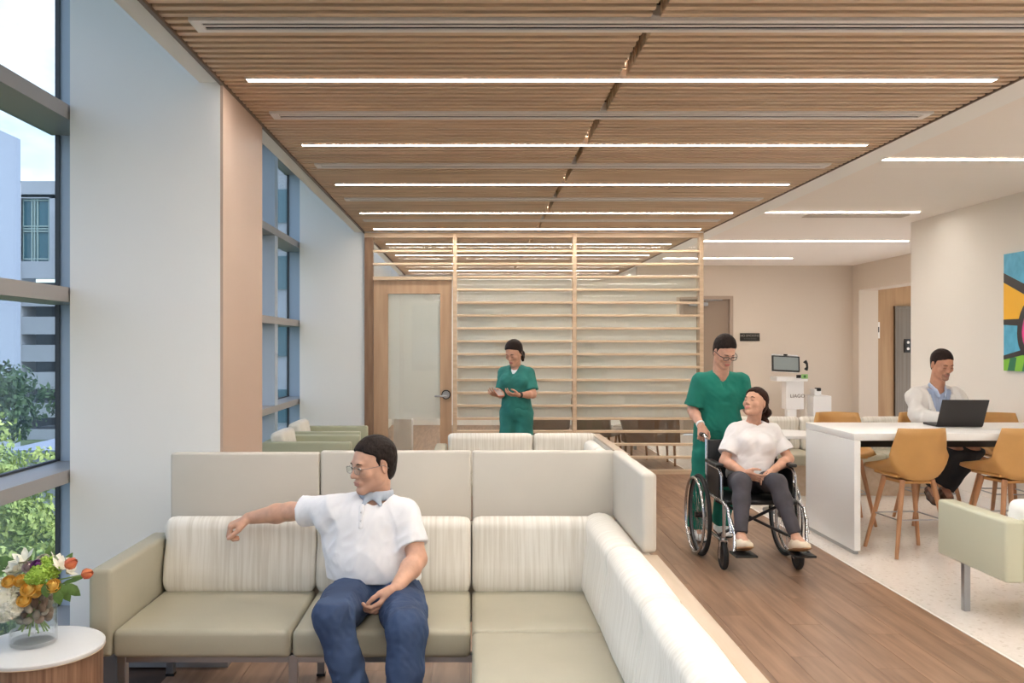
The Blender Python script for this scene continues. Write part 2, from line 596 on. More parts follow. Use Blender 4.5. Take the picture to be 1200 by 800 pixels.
# walls
struct('wall_back', M_beige_wall, (2.95, 3.71, YB, YB + .15, 0, 3.02), 'beige back wall left of the grey door', 'wall')
struct('wall_back', M_beige_wall, (4.64, 7.12, YB, YB + .15, 0, 3.02), 'beige back wall behind the kiosk', 'wall')
struct('wall_back', M_beige_wall, (3.71, 4.64, YB, YB + .15, 2.47, 3.02), 'beige wall above the grey door', 'wall')
struct('wall_back', M_white, (-1.7, 3.1, 17.7, 17.85, 0, 3.2), 'white end wall of the room behind the glass', 'wall')
struct('wall_side', M_white, (2.95, 3.1, YB + .15, 17.7, 0, 3.2), 'white side wall of the room behind the glass', 'wall')
struct('wall_side', M_beige_wall, (6.78, 7.12, 15.55, YB, 0, 3.02), 'beige jamb of the elevator lobby opening', 'wall')
struct('wall_side', M_beige_wall, (6.78, 7.12, 10.4, 15.55, 2.56, 3.02), 'beige header above the elevator lobby opening', 'wall')
struct('wall_right', M_warmwhite, (5.07, 5.25, -6.5, 10.25, 0, 3.02), 'long white wall on the right with the painting', 'wall')
struct('wall_right', M_warmwhite, (5.25, 11, 10.1, 10.25, 0, 3.02), 'white return wall behind the white corner', 'wall')
lobby = struct('wall_lobby', M_woodpanel, (7.12, 11, 16.3, 16.45, 0, 3.02), 'wood panelled elevator lobby wall', 'wall')
for k in range(4):
    x = 7.13 + k * 0.62
    if x + .6 < 7.74: bx('panel', M_woodpanel, (x, x + 0.614, 16.288, 16.3, 0, 2.9), lobby)
struct('wall_front', M_warmwhite, (0.75, 5.2, -6.7, -6.5, 0, 4.6), 'white wall behind the camera', 'wall')
struct('wall_front', M_warmwhite, (-2.6, -1.95, -6.7, -6.5, 0, 4.6), 'narrow white wall behind the camera', 'wall')
struct('wall_front', M_warmwhite, (-1.95, .75, -6.7, -6.5, 2.95, 4.6), 'white wall above the window behind the camera', 'wall')
w3 = tag(bx('window_3', M_glass, (-1.95, .75, -6.63, -6.62, 0.1, 2.95)), 'window in the wall behind the camera', 'window', kind='structure')
for a in (-1.95, -.65, .70):
    bx('mullion', M_frame, (a, a + .05, -6.68, -6.55, 0, 2.95), w3)
for b in (0.0, .95, 1.95, 2.88):
    bx('transom', M_frame, (-1.95, .75, -6.68, -6.55, b, b + .07), w3)
struct('wall_side', M_white, (-1.75, -1.6, 11.6, 17.7, 0, 3.2), 'white left wall of the room behind the glass', 'wall')
struct('wall_left', M_white, (-2.14, -1.33, YP - .02, 11.62, 0, 4.6), 'white end wall of the far window bay', 'wall')
pil = struct('wall_pillar', M_white, (-2.147, -1.345, 4.74, 5.63, 0, 4.6), 'broad white pillar with a tan side beside the window', 'wall')
bx('side_panel', M_tan, (-1.345, -1.33, 4.742, 5.63, 0, 3.0), pil)
struct('baseboard_right', M_alum, (5.055, 5.07, -6.5, 10.25, 0, 0.1), 'pale baseboard along the white right wall', 'baseboard')
struct('baseboard_back', M_alum, (4.7, 6.78, YB - .015, YB, 0, 0.1), 'pale baseboard along the beige back wall', 'baseboard')

# back wall door (taupe, closer at the top)
d = tag(MB().box(3.74, 4.60, YB + .03, YB + .08, 0.01, 2.42).build('door_1', M_taupedoor), 'taupe door in the beige back wall', 'door', kind='structure')
f = MB(); f.box(3.70, 3.755, YB - .03, YB + .1, 0, 2.47); f.box(4.585, 4.645, YB - .03, YB + .1, 0, 2.47); f.box(3.755, 4.585, YB - .03, YB + .1, 2.41, 2.47)
f.build('door_frame', mat('taupe_door_frame', (170, 152, 136), 0.5), d)
cl = MB(); cl.box(3.86, 4.2, YB - .035, YB + .03, 2.29, 2.36, bev=.01); cl.build('door_closer', M_chrome, d)
ar = MB(); ar.tube([(4.15, YB - .05, 2.37), (4.4, YB - .2, 2.39), (4.0, YB - .06, 2.40)], 0.01); ar.build('closer_arm', M_chrome, d)
bx('door_handle', M_chrome, (3.80, 3.93, YB - .03, YB + .0, 0.98, 1.01), d)

# elevator
e = tag(MB().box(7.80, 9.4, 16.27, 16.295, 0.0, 2.27).build('door_2', M_elev), 'steel elevator doors in the wood lobby wall', 'door', kind='structure')
f = MB(); f.box(7.75, 7.80, 16.24, 16.3, 0, 2.31); f.box(7.8, 9.5, 16.24, 16.3, 2.27, 2.31); f.build('door_frame', M_elev, e)
t = root('floor_sign', (7.98, 16.25, 1.58), 'black floor sign with white figures on the elevator steel', 'panel')
bx('plate', M_black, (7.92, 8.06, 16.255, 16.27, 1.46, 1.71), t, bev=.004)
for z in (1.645, 1.53):
    MB().cyl((7.99, 16.256, z), (7.99, 16.248, z), 0.025).build('button', M_alum, t, smooth=True)
t = root('call_buttons', (7.38, 16.28, 1.9), 'small pale call button plate on the wood lobby wall', 'panel')
bx('plate', M_alum, (7.42, 7.48, 16.27, 16.287, 1.72, 2.02), t, bev=.004)
MB().box(7.435, 7.465, 16.262, 16.27, 1.83, 1.93).build('button', M_black, t)
t = root('trash_bin', (7.95, 15.0, 0), 'white box shaped bin in the elevator lobby', 'bin')
bx('body', M_solid, (7.55, 7.95, 14.4, 14.8, 0, 0.62), t, bev=.01)
bx('lid', M_solid, (7.54, 7.96, 14.39, 14.81, 0.625, 0.66), t, bev=.01)

# ------------------------------------------------ windows
def window(name, y0, y1, mull, label, closures):
    g = bx(name, M_glass, (-2.392, -2.384, y0, y1, 0.0, 4.6))
    tag(g, label, 'window', kind='structure')
    for (a, b) in ((0.0, 0.1), (0.863, 0.933), (1.83, 1.908), (2.805, 2.883), (3.80, 3.88), (4.5, 4.6)):
        bx('transom', M_frame, (-2.42, -2.155, y0, y1, a, b), g)
        bx('gasket', M_darkframe, (-2.40, -2.375, y0, y1, b, b + .012), g)
    for (a, b) in mull:
        bx('mullion', M_bluegrey, (-2.41, -2.165, a, b, 0, 4.6), g)
    for (a, b) in closures:
        bx('closure_panel', M_bluegrey, (-2.385, -2.10, a, b, 0, 4.6), g)
        bx('edge_frame', M_darkframe, (-2.395, -2.37, a - .012, a, 0, 4.6), g)
    return g
window('window_1', -6.5, 5.11, [(0.2, .35), (-2.0, -1.85), (-4.4, -4.25), (2.35, 2.5)], 'large window with grey transoms beside the broad white pillar', [(5.11, 5.2)])
window('window_2', 5.63, 11.56, [(7.6, 7.75), (9.75, 9.90)], 'far bay window behind the tan sided pillar', [(11.5, 11.6), (5.6, 5.63)])
struct('wall_left', M_white, (-2.42, -2.14, 5.2, 5.6, 0, 4.6), 'white infill between the pillar and the facade', 'wall')

# ------------------------------------------------ partition with slats
part = root('glass_partition', (0.78, YP, 0), 'oak framed glass screen wall with horizontal oak slats and frosted film', 'partition')
XL, XR = -1.325, 2.865
posts = [(-1.30, -1.215), (-0.235, -0.185), (1.245, 1.295), (2.815, XR)]
for a, b in posts[1:]:
    MB().box(a, b, YP - .08, YP + .03, 0, 2.985, bev=.004, seg=1).build('post', M_oak, part)
bx('post', mat('dark_oak_post', (150, 118, 92), 0.5, scale=(20, 20, 2), col2=(130, 98, 74)), (-1.33, -1.225, YP - .06, YP + .03, 0, 2.985), part)
bx('head_rail', M_oak, (-1.33, XR, YP - .07, YP + .03, 2.93, 2.985), part)
bx('sill_rail', M_oak, (-0.175, 2.8, YP - .07, YP + .03, 0.0, 0.05), part)
bx('shadow_channel', M_alum, (-1.33, XR, YP - .09, YP + .04, 2.985, 3.0), part)
slat_y = [296.5, 311, 325.5, 341, 355.8, 371, 386, 400.7, 416, 430.6, 446, 461.6, 476, 492, 505.8, 521, 536, 551.5]
zs = [2.76 - 0.1595 * k for k in range(17)]
bays = [(-0.185, 1.245), (1.295, 2.815)]
cache = {}
for i, z in enumerate(zs):
    use = list(bays)
    if i < 2:
        use.append((-1.225, -0.245))
    for a, b in use:
        if (a, b) not in cache:
            cache[(a, b)] = MB().box(a, b, -0.042, 0.042, -0.014, 0.014, bev=.003, seg=1).mesh('slat')
            cache[(a, b)].materials.append(M_oakh)
        o = bpy.data.objects.new('slat', cache[(a, b)])
        COL.objects.link(o)
        o.parent = part
        o.matrix_parent_inverse = Matrix.Translation((-0.78, -YP, 0))
        o.location = (0, YP - .04, z)
for a, b in bays:
    bx('pane', M_pglass, (a, b, YP + .008, YP + .018, 0.05, 2.93), part)
bx('pane', M_pglass, (-1.225, -0.245, YP + .008, YP + .018, 2.40, 2.93), part)
FT = 2.44
bx('frosted_film', M_film, (-0.175, 1.235, YP + .0195, YP + .0205, 0.665, FT), part)
for dd in ((1.305, 2.55, 0.665, FT), (2.55, 2.80, 0.665, 1.97), (2.55, 2.80, 2.2, FT)):
    bx('frosted_film', M_film, (dd[0], dd[1], YP + .0195, YP + .0205, dd[2], dd[3]), part)
# door leaf
dr = tag(MB().box(-1.218, -1.04, YP - .045, YP + .0, 0.008, 2.40).build('door_3', M_oakd), 'light oak door with a tall frosted glass pane and lever handle', 'door', kind='structure')
bx('stile', M_oakd, (-0.395, -0.25, YP - .045, YP, 0.008, 2.40), dr)
bx('rail', M_oakd, (-1.04, -0.395, YP - .045, YP, 2.235, 2.40), dr)
bx('rail', M_oakd, (-1.04, -0.395, YP - .045, YP, 0.008, 0.25), dr)
bx('pane', M_pglass, (-1.04, -0.395, YP - .026, YP - .018, 0.25, 2.235), dr)
bx('frosted_film', M_film, (-1.04, -0.395, YP - .016, YP - .015, 0.68, 2.235), dr)
bx('head_trim', M_oakh, (-1.225, -0.245, YP - .075, YP + .02, 2.405, 2.445), dr)
h = MB(); h.cyl((-0.32, YP - .045, 0.985), (-0.32, YP - .056, 0.985), 0.058, n=24).build('rose', M_black, dr, smooth=True)
h = MB(); h.cyl((-0.32, YP - .056, 0.985), (-0.32, YP - .10, 0.985), 0.045, n=20); h.box(-0.46, -0.31, YP - .11, YP - .09, 0.955, 0.98, bev=.006)
h.build('lever_handle', M_chrome, dr, smooth=True)

# ------------------------------------------------ outside
def leaf_mat(name, c1, c2):
    m = mat(name, c1, 0.6, col2=c2, scale=(1.3, 1.3, 1.3), detail=6)
    return m
M_leafA = leaf_mat('leaf_bright', (184, 198, 112), (118, 146, 78))
M_leafB = leaf_mat('leaf_dark', (104, 132, 86), (60, 88, 62))
M_bark = mat('bark', (96, 82, 68), 0.9)
M_conc = mat('garage_concrete', (188, 192, 200), 0.8, var=0.05, scale=(.3, .3, .3))
M_conc2 = mat('tower_concrete', (150, 162, 184), 0.8)
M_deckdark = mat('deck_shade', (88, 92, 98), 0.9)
M_teal = mat('teal_glass', (60, 106, 118), 0.15, spec=0.6)
struct('ground_outside', mat('lawn', (92, 112, 74), 0.9, var=.3, scale=(.4, .4, .4)), (-160, -2.6, -20, 220, -8.2, -8.0), 'ground outside the windows', 'ground')
def tree(x, y, zc, rx, rz, m, label, n=5200, s=0.16, seed=1):
    r = np.random.default_rng(seed)
    t = root('tree', (x, y, -8), label, 'tree', 'trees outside the windows')
    MB().tube([(x, y, -8), (x + .1, y, -5), (x, y + .1, zc)], [.28, .2, .09]).build('trunk', M_bark, t, smooth=True)
    cl = []
    for _ in range(26):
        d = r.normal(size=3); d /= np.linalg.norm(d)
        cl.append((np.array([x, y, zc]) + d * np.array([rx, rx, rz]) * r.uniform(.35, .82), r.uniform(.25, .45) * rx))
    cen = np.empty((n, 3)); nor = np.empty((n, 3))
    for i in range(n):
        c, q = cl[r.integers(len(cl))]
        d = r.normal(size=3); d /= np.linalg.norm(d)
        cen[i] = c + d * q * r.uniform(.7, 1.05) * np.array([1, 1, .8]); nor[i] = d + r.normal(size=3) * .6
    nor /= np.linalg.norm(nor, axis=1)[:, None]
    a = np.cross(nor, r.normal(size=(n, 3))); a /= np.linalg.norm(a, axis=1)[:, None]
    b = np.cross(nor, a)
    sz = (s * r.uniform(.6, 1.3, n))[:, None]
    v = np.stack([cen - a * sz, cen - b * sz * .5, cen + a * sz, cen + b * sz * .5], 1).reshape(-1, 3)
    me = bpy.data.meshes.new('foliage')
    me.from_pydata(v.tolist(), [], [(4 * i, 4 * i + 1, 4 * i + 2, 4 * i + 3) for i in range(n)])
    link('foliage', me, m, t)['kind'] = 'stuff'
tree(-13.3, 24.0, -2.7, 2.6, 2.4, M_leafA, 'bright green leafy tree outside the window above the lower transom', 9000, .10, 1)
tree(-10.2, 17.0, -4.4, 2.5, 2.4, M_leafA, 'nearer green tree seen through the lowest window pane', 9000, .07, 2)
tree(-7.2, 13.4, -3.6, 1.8, 2.2, M_leafB, 'darker green tree at the foot of the window by the pillar', 8000, .06, 3)
tree(-23.5, 42.0, -1.4, 3.2, 3.0, M_leafB, 'dark round tree before the parking garage', 6000, .17, 4)
tree(-18.8, 25.5, -2.6, 2.6, 2.2, M_leafB, 'dark green tree left of the bright green tree', 7000, .10, 5)
tree(-9.0, 30.0, -3.0, 3.0, 3.2, M_leafA, 'green tree seen through the far bay window', 4500, .2, 6)

# parking garage
ga = root('parking_garage', (-33, 95, -8), 'pale grey parking garage with a tall teal window and open decks', 'building')
Yg = 90.0
def gx(px): return (px - 553) * Yg / 1040
def gz(py): return 1.6 + (404 - py) * Yg / 1040
rows = [(326, 338), (358.7, 371), (391.5, 404), (423.5, 436), (455.5, 472), (489, 503)]
lvl = 210
bands = []
top = 212
for a, b in rows:
    bands.append((top, a)); top = b
bands.append((top, 520))
x0, x1 = gx(25), gx(360)
for i, (a, b) in enumerate(bands):
    if i == 0:
        # solid upper wall with the window opening
        bx('wall', M_conc, (x0, gx(22.5), Yg, Yg + 1, gz(b), gz(a)), ga)
        bx('wall', M_conc, (gx(58), x1, Yg, Yg + 1, gz(b), gz(a)), ga)
        bx('wall', M_conc, (gx(22.5), gx(58), Yg, Yg + 1, gz(b), gz(306)), ga)
        bx('wall', M_conc, (gx(22.5), gx(58), Yg, Yg + 1, gz(231), gz(a)), ga)
    else:
        bx('parapet', M_conc, (x0, x1, Yg, Yg + .4, gz(b), gz(a)), ga)
bx('pier', M_conc, (gx(12), gx(25), Yg - .2, Yg + 3, -8, gz(214)), ga)
for k in range(7):
    xx = gx(66 + k * 44)
    bx('column', M_conc, (xx, xx + .6, Yg + .5, Yg + 1.1, -8, gz(326)), ga)
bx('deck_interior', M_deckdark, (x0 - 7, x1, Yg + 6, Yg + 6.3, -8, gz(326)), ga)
for a, b in rows:
    bx('deck', M_conc, (x0, x1, Yg + .4, Yg + 6, gz(b) - .35, gz(b) - .1), ga)
bx('roof', M_conc, (x0, x1, Yg, Yg + 25, gz(216) - 1.4, gz(216) - 1.0), ga)
wf = bx('window', M_teal, (gx(22.5), gx(58), Yg + .5, Yg + .6, gz(306), gz(231)), ga)
M_mullw = mat('pale_mullion', (170, 190, 184), 0.5)
for px in (24.5, 35.5, 38.5, 42, 55.5):
    bx('mullion', M_mullw, (gx(px) - .06, gx(px) + .06, Yg + .3, Yg + .5, gz(306), gz(231)), wf)
for py in (234, 264.5, 267.5, 270.5, 303):
    bx('mullion', M_mullw, (gx(22.5), gx(58), Yg + .28, Yg + .45, gz(py) - .06, gz(py) + .06), wf)
lp = root('roof_lamp', (gx(49), Yg + 4, gz(212)), 'tall lamp post on the garage roof', 'street lamp')
q = MB(); q.cyl((gx(49), Yg + 4, gz(214)), (gx(49), Yg + 4, gz(189)), .07); q.build('pole', M_alum, lp)
bx('lamp_arm', M_alum, (gx(45), gx(54), Yg + 3.8, Yg + 4.2, gz(190.5), gz(189)), lp)
# tower at the left
tw = root('tower_block', (-40, 66, -8), 'tall pale blue office block at the left edge of the window', 'building')
bx('wall', M_conc2, (-52, -35.6, 66, 70, -8, 17.8), tw)
for k in range(11):
    z = 16.2 - k * 2.3
    bx('window', M_teal, (-49, -36.6, 65.85, 66.02, z - .9, z + .3), tw)
    bx('sill', M_conc, (-49.2, -36.4, 65.6, 66, z - 1.05, z - .92), tw)
sh = root('low_building', (-20, 40, -8), 'low pale building below the trees', 'building')
bx('wall', M_conc, (-26, -14, 50, 56, -8, -4.6), sh)
bx('roof', M_conc2, (-26.3, -13.7, 49.7, 56.3, -4.6, -4.3), sh)
bb = root('office_block', (0, -26, -8), 'pale office block across the street behind the camera', 'building')
bx('wall', M_conc, (-14, 10, -30, -24, -8, 5.2), bb)
for k in range(3):
    for j in range(7):
        bx('window', M_teal, (-13 + j * 3.2, -11.2 + j * 3.2, -24.05, -23.95, 2.2 - k * 3.1, 3.8 - k * 3.1), bb)
struct('ground_outside', bpy.data.materials['lawn'], (-2.6, 40, -60, -6.8, -8.2, -8.0), 'ground behind the building', 'ground')
# far block seen through the second bay
fb = root('far_block', (-10, 36, -8), 'pale office block with dark window bands seen through the far bay window', 'building')
bx('wall', M_conc, (-14.5, -8, 40, 48, -8, 13), fb)
for k in range(6):
    z = 10.8 - k * 3.0
    bx('window', M_teal, (-14.3, -8.2, 39.9, 40.05, z - .7, z + .8), fb)
# ================================================================ FURNITURE
def bolster(y_front, y_back, z0, z1, n=8):
    """profile (u, z) of an upright back cushion: u grows backwards; leaning face, rounded top"""
    d = y_back - y_front
    p = [(y_front + .012, z0), (y_front - .004, z0 + .03), (y_front + .006, z0 + (z1 - z0) * .35), (y_front + .026, z0 + (z1 - z0) * .68)]
    cx, cz, rx, rz = y_front + .045 + d * .36, z1 - .055, d * .5 - .01, .055
    cx = y_back - rx
    for k in range(n + 1):
        a = math.pi - math.pi * k / n
        p.append((cx + rx * math.cos(a), cz + rz * math.sin(a)))
    p.append((y_back, z0))
    return p

def cushion_back(name, axis, a, b, prof, m, parent, flip=False, crown=.012):
    """soft back cushion extruded along x or y with rounded ends"""
    mb = MB()
    steps = [0, .012, .03, .07, .2, .5, .8, .93, .97, .988, 1]
    L = b - a
    rings = []
    cu = sum(p[0] for p in prof) / len(prof); cz = sum(p[1] for p in prof) / len(prof)
    ins = [.030, .012, .004, 0, 0, 0, 0, 0, .004, .012, .030]
    for s, i in zip(steps, ins):
        w = a + .002 + (L - .004) * s
        ring = []
        for u, z in prof:
            du, dz = cu - u, cz - z
            l = math.hypot(du, dz) or 1
            uu, zz = u + du / l * i, z + dz / l * i
            if i == 0 and s == .5:
                uu -= du / l * crown * .5
            co = (w, uu, zz) if axis == 'x' else (uu, w, zz)
            ring.append(mb.bm.verts.new(co))
        rings.append(ring)
    n = len(prof)
    for r1, r2 in zip(rings[:-1], rings[1:]):
        for k in range(n):
            mb.bm.faces.new((r1[k], r1[(k + 1) % n], r2[(k + 1) % n], r2[k]))
    mb.bm.faces.new(rings[0][::-1]); mb.bm.faces.new(rings[-1])
    return mb.build(name, m, parent, smooth=True, angle=50)

def seat_box(name, m, dims, parent, r=.022):
    x0, x1, y0, y1, z0, z1 = dims
    mb = MB().box(x0, x1, y0, y1, z0, z1, bev=r, seg=4)
    bmesh.ops.subdivide_edges(mb.bm, edges=[e for e in mb.bm.edges if e.calc_length() > .3], cuts=4, use_grid_fill=True)
    for v in mb.bm.verts:
        if v.co.z > z1 - .004:
            u = (v.co.x - x0) / (x1 - x0) * 2 - 1; w = (v.co.y - y0) / (y1 - y0) * 2 - 1
            v.co.z += .012 * (1 - u * u) * (1 - w * w)
    return mb.build(name, m, parent, smooth=True, angle=70)

# ---- near sectional
sofa = root('sectional_sofa', (-.35, 4.0, 0), 'near corner sofa with sage vinyl seats, striped back cushions and tall taupe screens', 'sofa')
YF, YSB, YBK = 3.588, 4.15, 4.285
ST = .45
seat_box('seat', M_vinyl, (-1.455, -.735, YF, YSB + .05, ST - .118, ST - .006), sofa)
seat_box('seat', M_vinyl, (-.728, -.006, YF, YSB + .05, ST - .118, ST - .006), sofa)
seat_box('seat', M_vinyl, (0, .56, YF, YSB + .05, ST - .118, ST - .006), sofa)
seat_box('seat', M_vinyl, (0, .56, YF - .735, YF - .006, ST - .118, ST - .006), sofa)
seat_box('seat', M_vinyl, (0, .56, YF - 1.47, YF - .741, ST - .118, ST - .006), sofa)
pr = bolster(YSB, YBK, ST - .01, .785)
cushion_back('back_cushion', 'x', -1.45, -.735, pr, M_fabx, sofa)
cushion_back('back_cushion', 'x', -.733, -.003, pr, M_fabx, sofa)
cushion_back('back_cushion', 'x', 0.0, .60, pr, M_fabx, sofa)
prw = bolster(.515, .685, ST - .01, .80)
cushion_back('back_cushion', 'y', YF - .01, YBK - .005, prw, M_faby, sofa)
cushion_back('back_cushion', 'y', YF - .74, YF - .012, prw, M_faby, sofa)
cushion_back('back_cushion', 'y', YF - 1.47, YF - .742, prw, M_faby, sofa)
# upholstered back shells and ledge
bx('back_shell', M_screen, (-1.46, .69, YBK - .01, YBK + .05, .30, .742), sofa, bev=.008)
bx('back_shell', M_screen, (.665, .735, YF - 1.47, YBK + .05, .30, .742), sofa, bev=.008)
bx('ledge', M_ledge, (.672, .742, YF - 1.475, YF - .04, .744, .762), sofa, bev=.004)
# privacy screens
bx('screen_panel', M_screen, (-1.458, -.738, YBK + .005, YBK + .06, .745, 1.078), sofa, bev=.012, seg=3)
bx('screen_panel', M_screen, (-.732, -.003, YBK + .005, YBK + .06, .745, 1.086), sofa, bev=.012, seg=3)
bx('screen_panel', M_screen, (.003, .69, YBK + .005, YBK + .06, .745, 1.086), sofa, bev=.012, seg=3)
bx('screen_panel', M_screen, (.682, .742, YF - .035, YBK + .06, .764, 1.086), sofa, bev=.018, seg=4)
# left arm
bx('arm', M_vinyl2 if False else M_vinyl, (-1.552, -1.458, YF, YBK + .04, .335, .69), sofa, bev=.018, seg=3)
for (x, y) in ((-1.43, YF + .05), (-1.46, YBK + .02), (.04, YF - 1.40), (.66, YF - 1.42), (-.73, YF + .05), (-.73, YBK + .02), (.70, YBK - .02), (.04, YF + .02)):
    leg = MB().box(x - .018, x + .018, y - .018, y + .018, 0.01, .335, bev=.003)
    leg.build('leg', M_chrome, sofa)
    bx('foot_pad', M_black, (x - .02, x + .02, y - .02, y + .02, 0, .012), sofa)
for dims in ((-1.45, .60, YF + .035, YF + .065, .305, .335), (-1.45, .68, YBK - .02, YBK + .01, .27, .30), (.025, .055, YF - 1.42, YF, .305, .335)):
    bx('frame_rail', M_chrome, dims, sofa)

fbx = root('floor_raceway', (-1.45, 4.55, 0), 'low grey floor box behind the near sofa by the white pillar', 'box')
bx('body', mat('grey_raceway', (158, 158, 160), 0.5), (-1.75, -1.21, 4.40, 4.70, 0.0, .24), fbx, bev=.004)
bx('lid', mat('grey_raceway_lid', (170, 170, 172), 0.5), (-1.755, -1.205, 4.395, 4.705, .242, .256), fbx, bev=.002)

# ---- second sectional behind
s2 = root('sectional_sofa', (.5, 8.0, 0), 'farther corner sofa with pale striped backs in front of the nurse', 'sofa')
Y2 = 7.98
p2 = bolster(Y2, Y2 + .14, .44, .80)
cushion_back('back_cushion', 'x', -.215, .55, p2, M_fabx, s2)
cushion_back('back_cushion', 'x', .56, 1.13, p2, M_fabx, s2)
bx('back_shell', M_screen, (-.22, 1.14, Y2 + .14, Y2 + .19, .3, .77), s2, bev=.008)
seat_box('seat', M_vinyl, (-.22, .52, Y2 - .58, Y2 + .03, .335, .445), s2)
seat_box('seat', M_vinyl, (.53, 1.05, Y2 - .58, Y2 + .03, .335, .445), s2)
seat_box('seat', M_vinyl, (.53, 1.05, Y2 - 1.32, Y2 - .585, .335, .445), s2)
p3 = bolster(.98, 1.12, .44, .75)
cushion_back('back_cushion', 'y', Y2 - .60, Y2 - .01, p3, M_faby, s2)
cushion_back('back_cushion', 'y', Y2 - 1.34, Y2 - .605, p3, M_faby, s2)
bx('back_shell', M_screen, (1.11, 1.165, Y2 - 1.36, Y2 + .19, .3, .765), s2, bev=.006)
bx('ledge', M_ledge, (1.105, 1.175, Y2 - 1.37, Y2 + .19, .767, .785), s2, bev=.004)
bx('arm', M_vinyl, (-.33, -.225, Y2 - .58, Y2 + .16, .3, .70), s2, bev=.018, seg=3)
for (x, y) in ((-.28, Y2 - .5), (-.28, Y2 + .1), (1.1, Y2 - 1.3), (.58, Y2 - 1.26), (1.1, Y2 + .1), (.55, Y2 - .5)):
    bx('leg', M_chrome, (x - .018, x + .018, y - .018, y + .018, 0, .34), s2)

# ---- lounge armchairs (local front is +y, origin at the floor centre)
M_vinarm = M_vinyl
def armchair(loc, label, rot, w=.78, d=.86, group='sage lounge armchairs', arm=.66, vinyl=None, fab=None, ch=.31, legs=None):
    vinyl = vinyl or M_vinyl2
    t = root('lounge_chair', (0, 0, 0), label, 'armchair', group)
    h = w / 2
    for s in (-1, 1):
        x0, x1 = sorted((s * h, s * (h - .11)))
        bx('arm', vinyl, (x0, x1, -d / 2, d / 2, .28, arm), t, bev=.018, seg=3)
    seat_box('seat', vinyl, (-h + .115, h - .115, -d / 2 + .18, d / 2 - .01, .30, .445), t)
    bx('back_shell', vinyl, (-h + .112, h - .112, -d / 2, -d / 2 + .07, .28, arm), t, bev=.012)
    ang = math.radians(-10)
    mb = MB().box(-h + .12, h - .12, -.075, .075, 0, ch, bev=.05, seg=5)
    mb.transform(Matrix.Translation((0, -d / 2 + .17, .44)) @ Matrix.Rotation(-ang, 4, 'X'))
    mb.build('back_cushion', fab or M_fabx, t, smooth=True, angle=80)
    for (lx, ly) in legs or [(sx * (h - .06), sy * (d / 2 - .09)) for sx in (-1, 1) for sy in (-1, 1)]:
        bx('leg', M_chrome, (lx - .018, lx + .018, ly - .018, ly + .018, 0, .285), t)
    t.location = loc
    t.rotation_euler = (0, 0, rot)
    return t
armchair((-1.60, 8.95, 0), 'nearer sage armchair in the far window bay, facing the room', -math.pi / 2, group='sage armchairs in the far window bay')
armchair((-1.64, 9.98, 0), 'farther sage armchair in the far window bay, next to the end wall', -math.pi / 2, group='sage armchairs in the far window bay')
M_paleg = mat('pale_sage_vinyl', (196, 197, 174), 0.4, bump=0.12, bscale=260)
M_whitef = mat('white_fabric', (236, 236, 234), 0.8, bump=.2, bscale=400)
armchair((3.352, 5.27, 0), 'pale sage armchair at the right edge of the picture, seen from its side', 0, w=.80, d=.72, ch=.28, legs=[(-.375, .08), (.375, .08), (-.14, -.27), (.14, -.27)], group=None, arm=.625, vinyl=M_paleg, fab=M_whitef)

# ---- side table with vase
TX, TY, TZ, TR = -1.627, 3.335, .473, .232
tb = root('side_table', (TX, TY, 0), 'round side table with white top and walnut grain drum base', 'side table')
MB().lathe([(0, TZ - .016), (TR - .003, TZ - .016), (TR, TZ - .012), (TR, TZ - .003), (TR - .003, TZ), (0, TZ)], (TX, TY, 0), 72).build('table_top', M_solid, tb, smooth=True)
MB().lathe([(TR - .0, TZ - .018), (TR + .001, TZ - .0165), (TR - .01, TZ - .0165)], (TX, TY, 0), 72).build('edge_band', mat('beige_edge_band', (222, 200, 176), .5), tb, smooth=True)
MB().lathe([(0, .0), (TR - .008, .0), (TR - .008, TZ - .018), (0, TZ - .018)], (TX, TY, 0), 72).build('drum', M_walnut, tb, smooth=True)

VX, VY, VR, VH = -1.66, 3.36, .083, .215
M_vglass = glass_mat('vase_glass', (.985, .99, .99), 1.4)
va = root('glass_vase', (VX, VY, TZ), 'clear cylinder vase with river pebbles and water on the side table', 'vase')
MB().lathe([(0, TZ), (VR - .004, TZ), (VR, TZ + .006), (VR, TZ + VH), (VR - .003, TZ + VH), (VR - .003, TZ + .016), (0, TZ + .014)], (VX, VY, 0), 56).build('glass_wall', M_vglass, va, smooth=True)
M_pebs = [mat('pebble_' + n, c, .45, var=.2, scale=(30, 30, 30), rand=.12) for n, c in (('grey', (150, 146, 134)), ('tan', (142, 118, 98)), ('brown', (98, 76, 62)), ('pale', (190, 184, 168)))]
r = random.Random(5)
peb_mes = []
for mm in M_pebs:
    mb = MB(); mb.sphere((0, 0, 0), 1, 14, 9, (1, .78, .6))
    me = mb.mesh('pebble', True, 90); me.materials.append(mm); peb_mes.append(me)
kk = 0
for z in (.10, .122, .144, .166, .188):
    nn = 9
    for i in range(nn):
        a = 2 * math.pi * (i + (.5 if kk % 2 else 0)) / nn + r.uniform(-.15, .15)
        s = r.uniform(.015, .023)
        rr = VR - .006 - s
        o = bpy.data.objects.new('pebble', peb_mes[r.choice([0, 1, 2, 0, 2, 3, 1])])
        COL.objects.link(o)
        o.parent = va
        o.location = (rr * math.cos(a), rr * math.sin(a), z + r.uniform(-.004, .004))
        o.scale = (s, s, s)
        o.rotation_euler = (r.uniform(0, 3), r.uniform(0, 3), r.uniform(0, 3))
        o.visible_shadow = True
    kk += 1
M_water = glass_mat('water', (.975, .985, .985), 0.3)
MB().lathe([(0, TZ + .017), (VR - .005, TZ + .017), (VR - .005, TZ + .085), (0, TZ + .085)], (VX, VY, 0), 40).build('water', M_water, va, smooth=True)

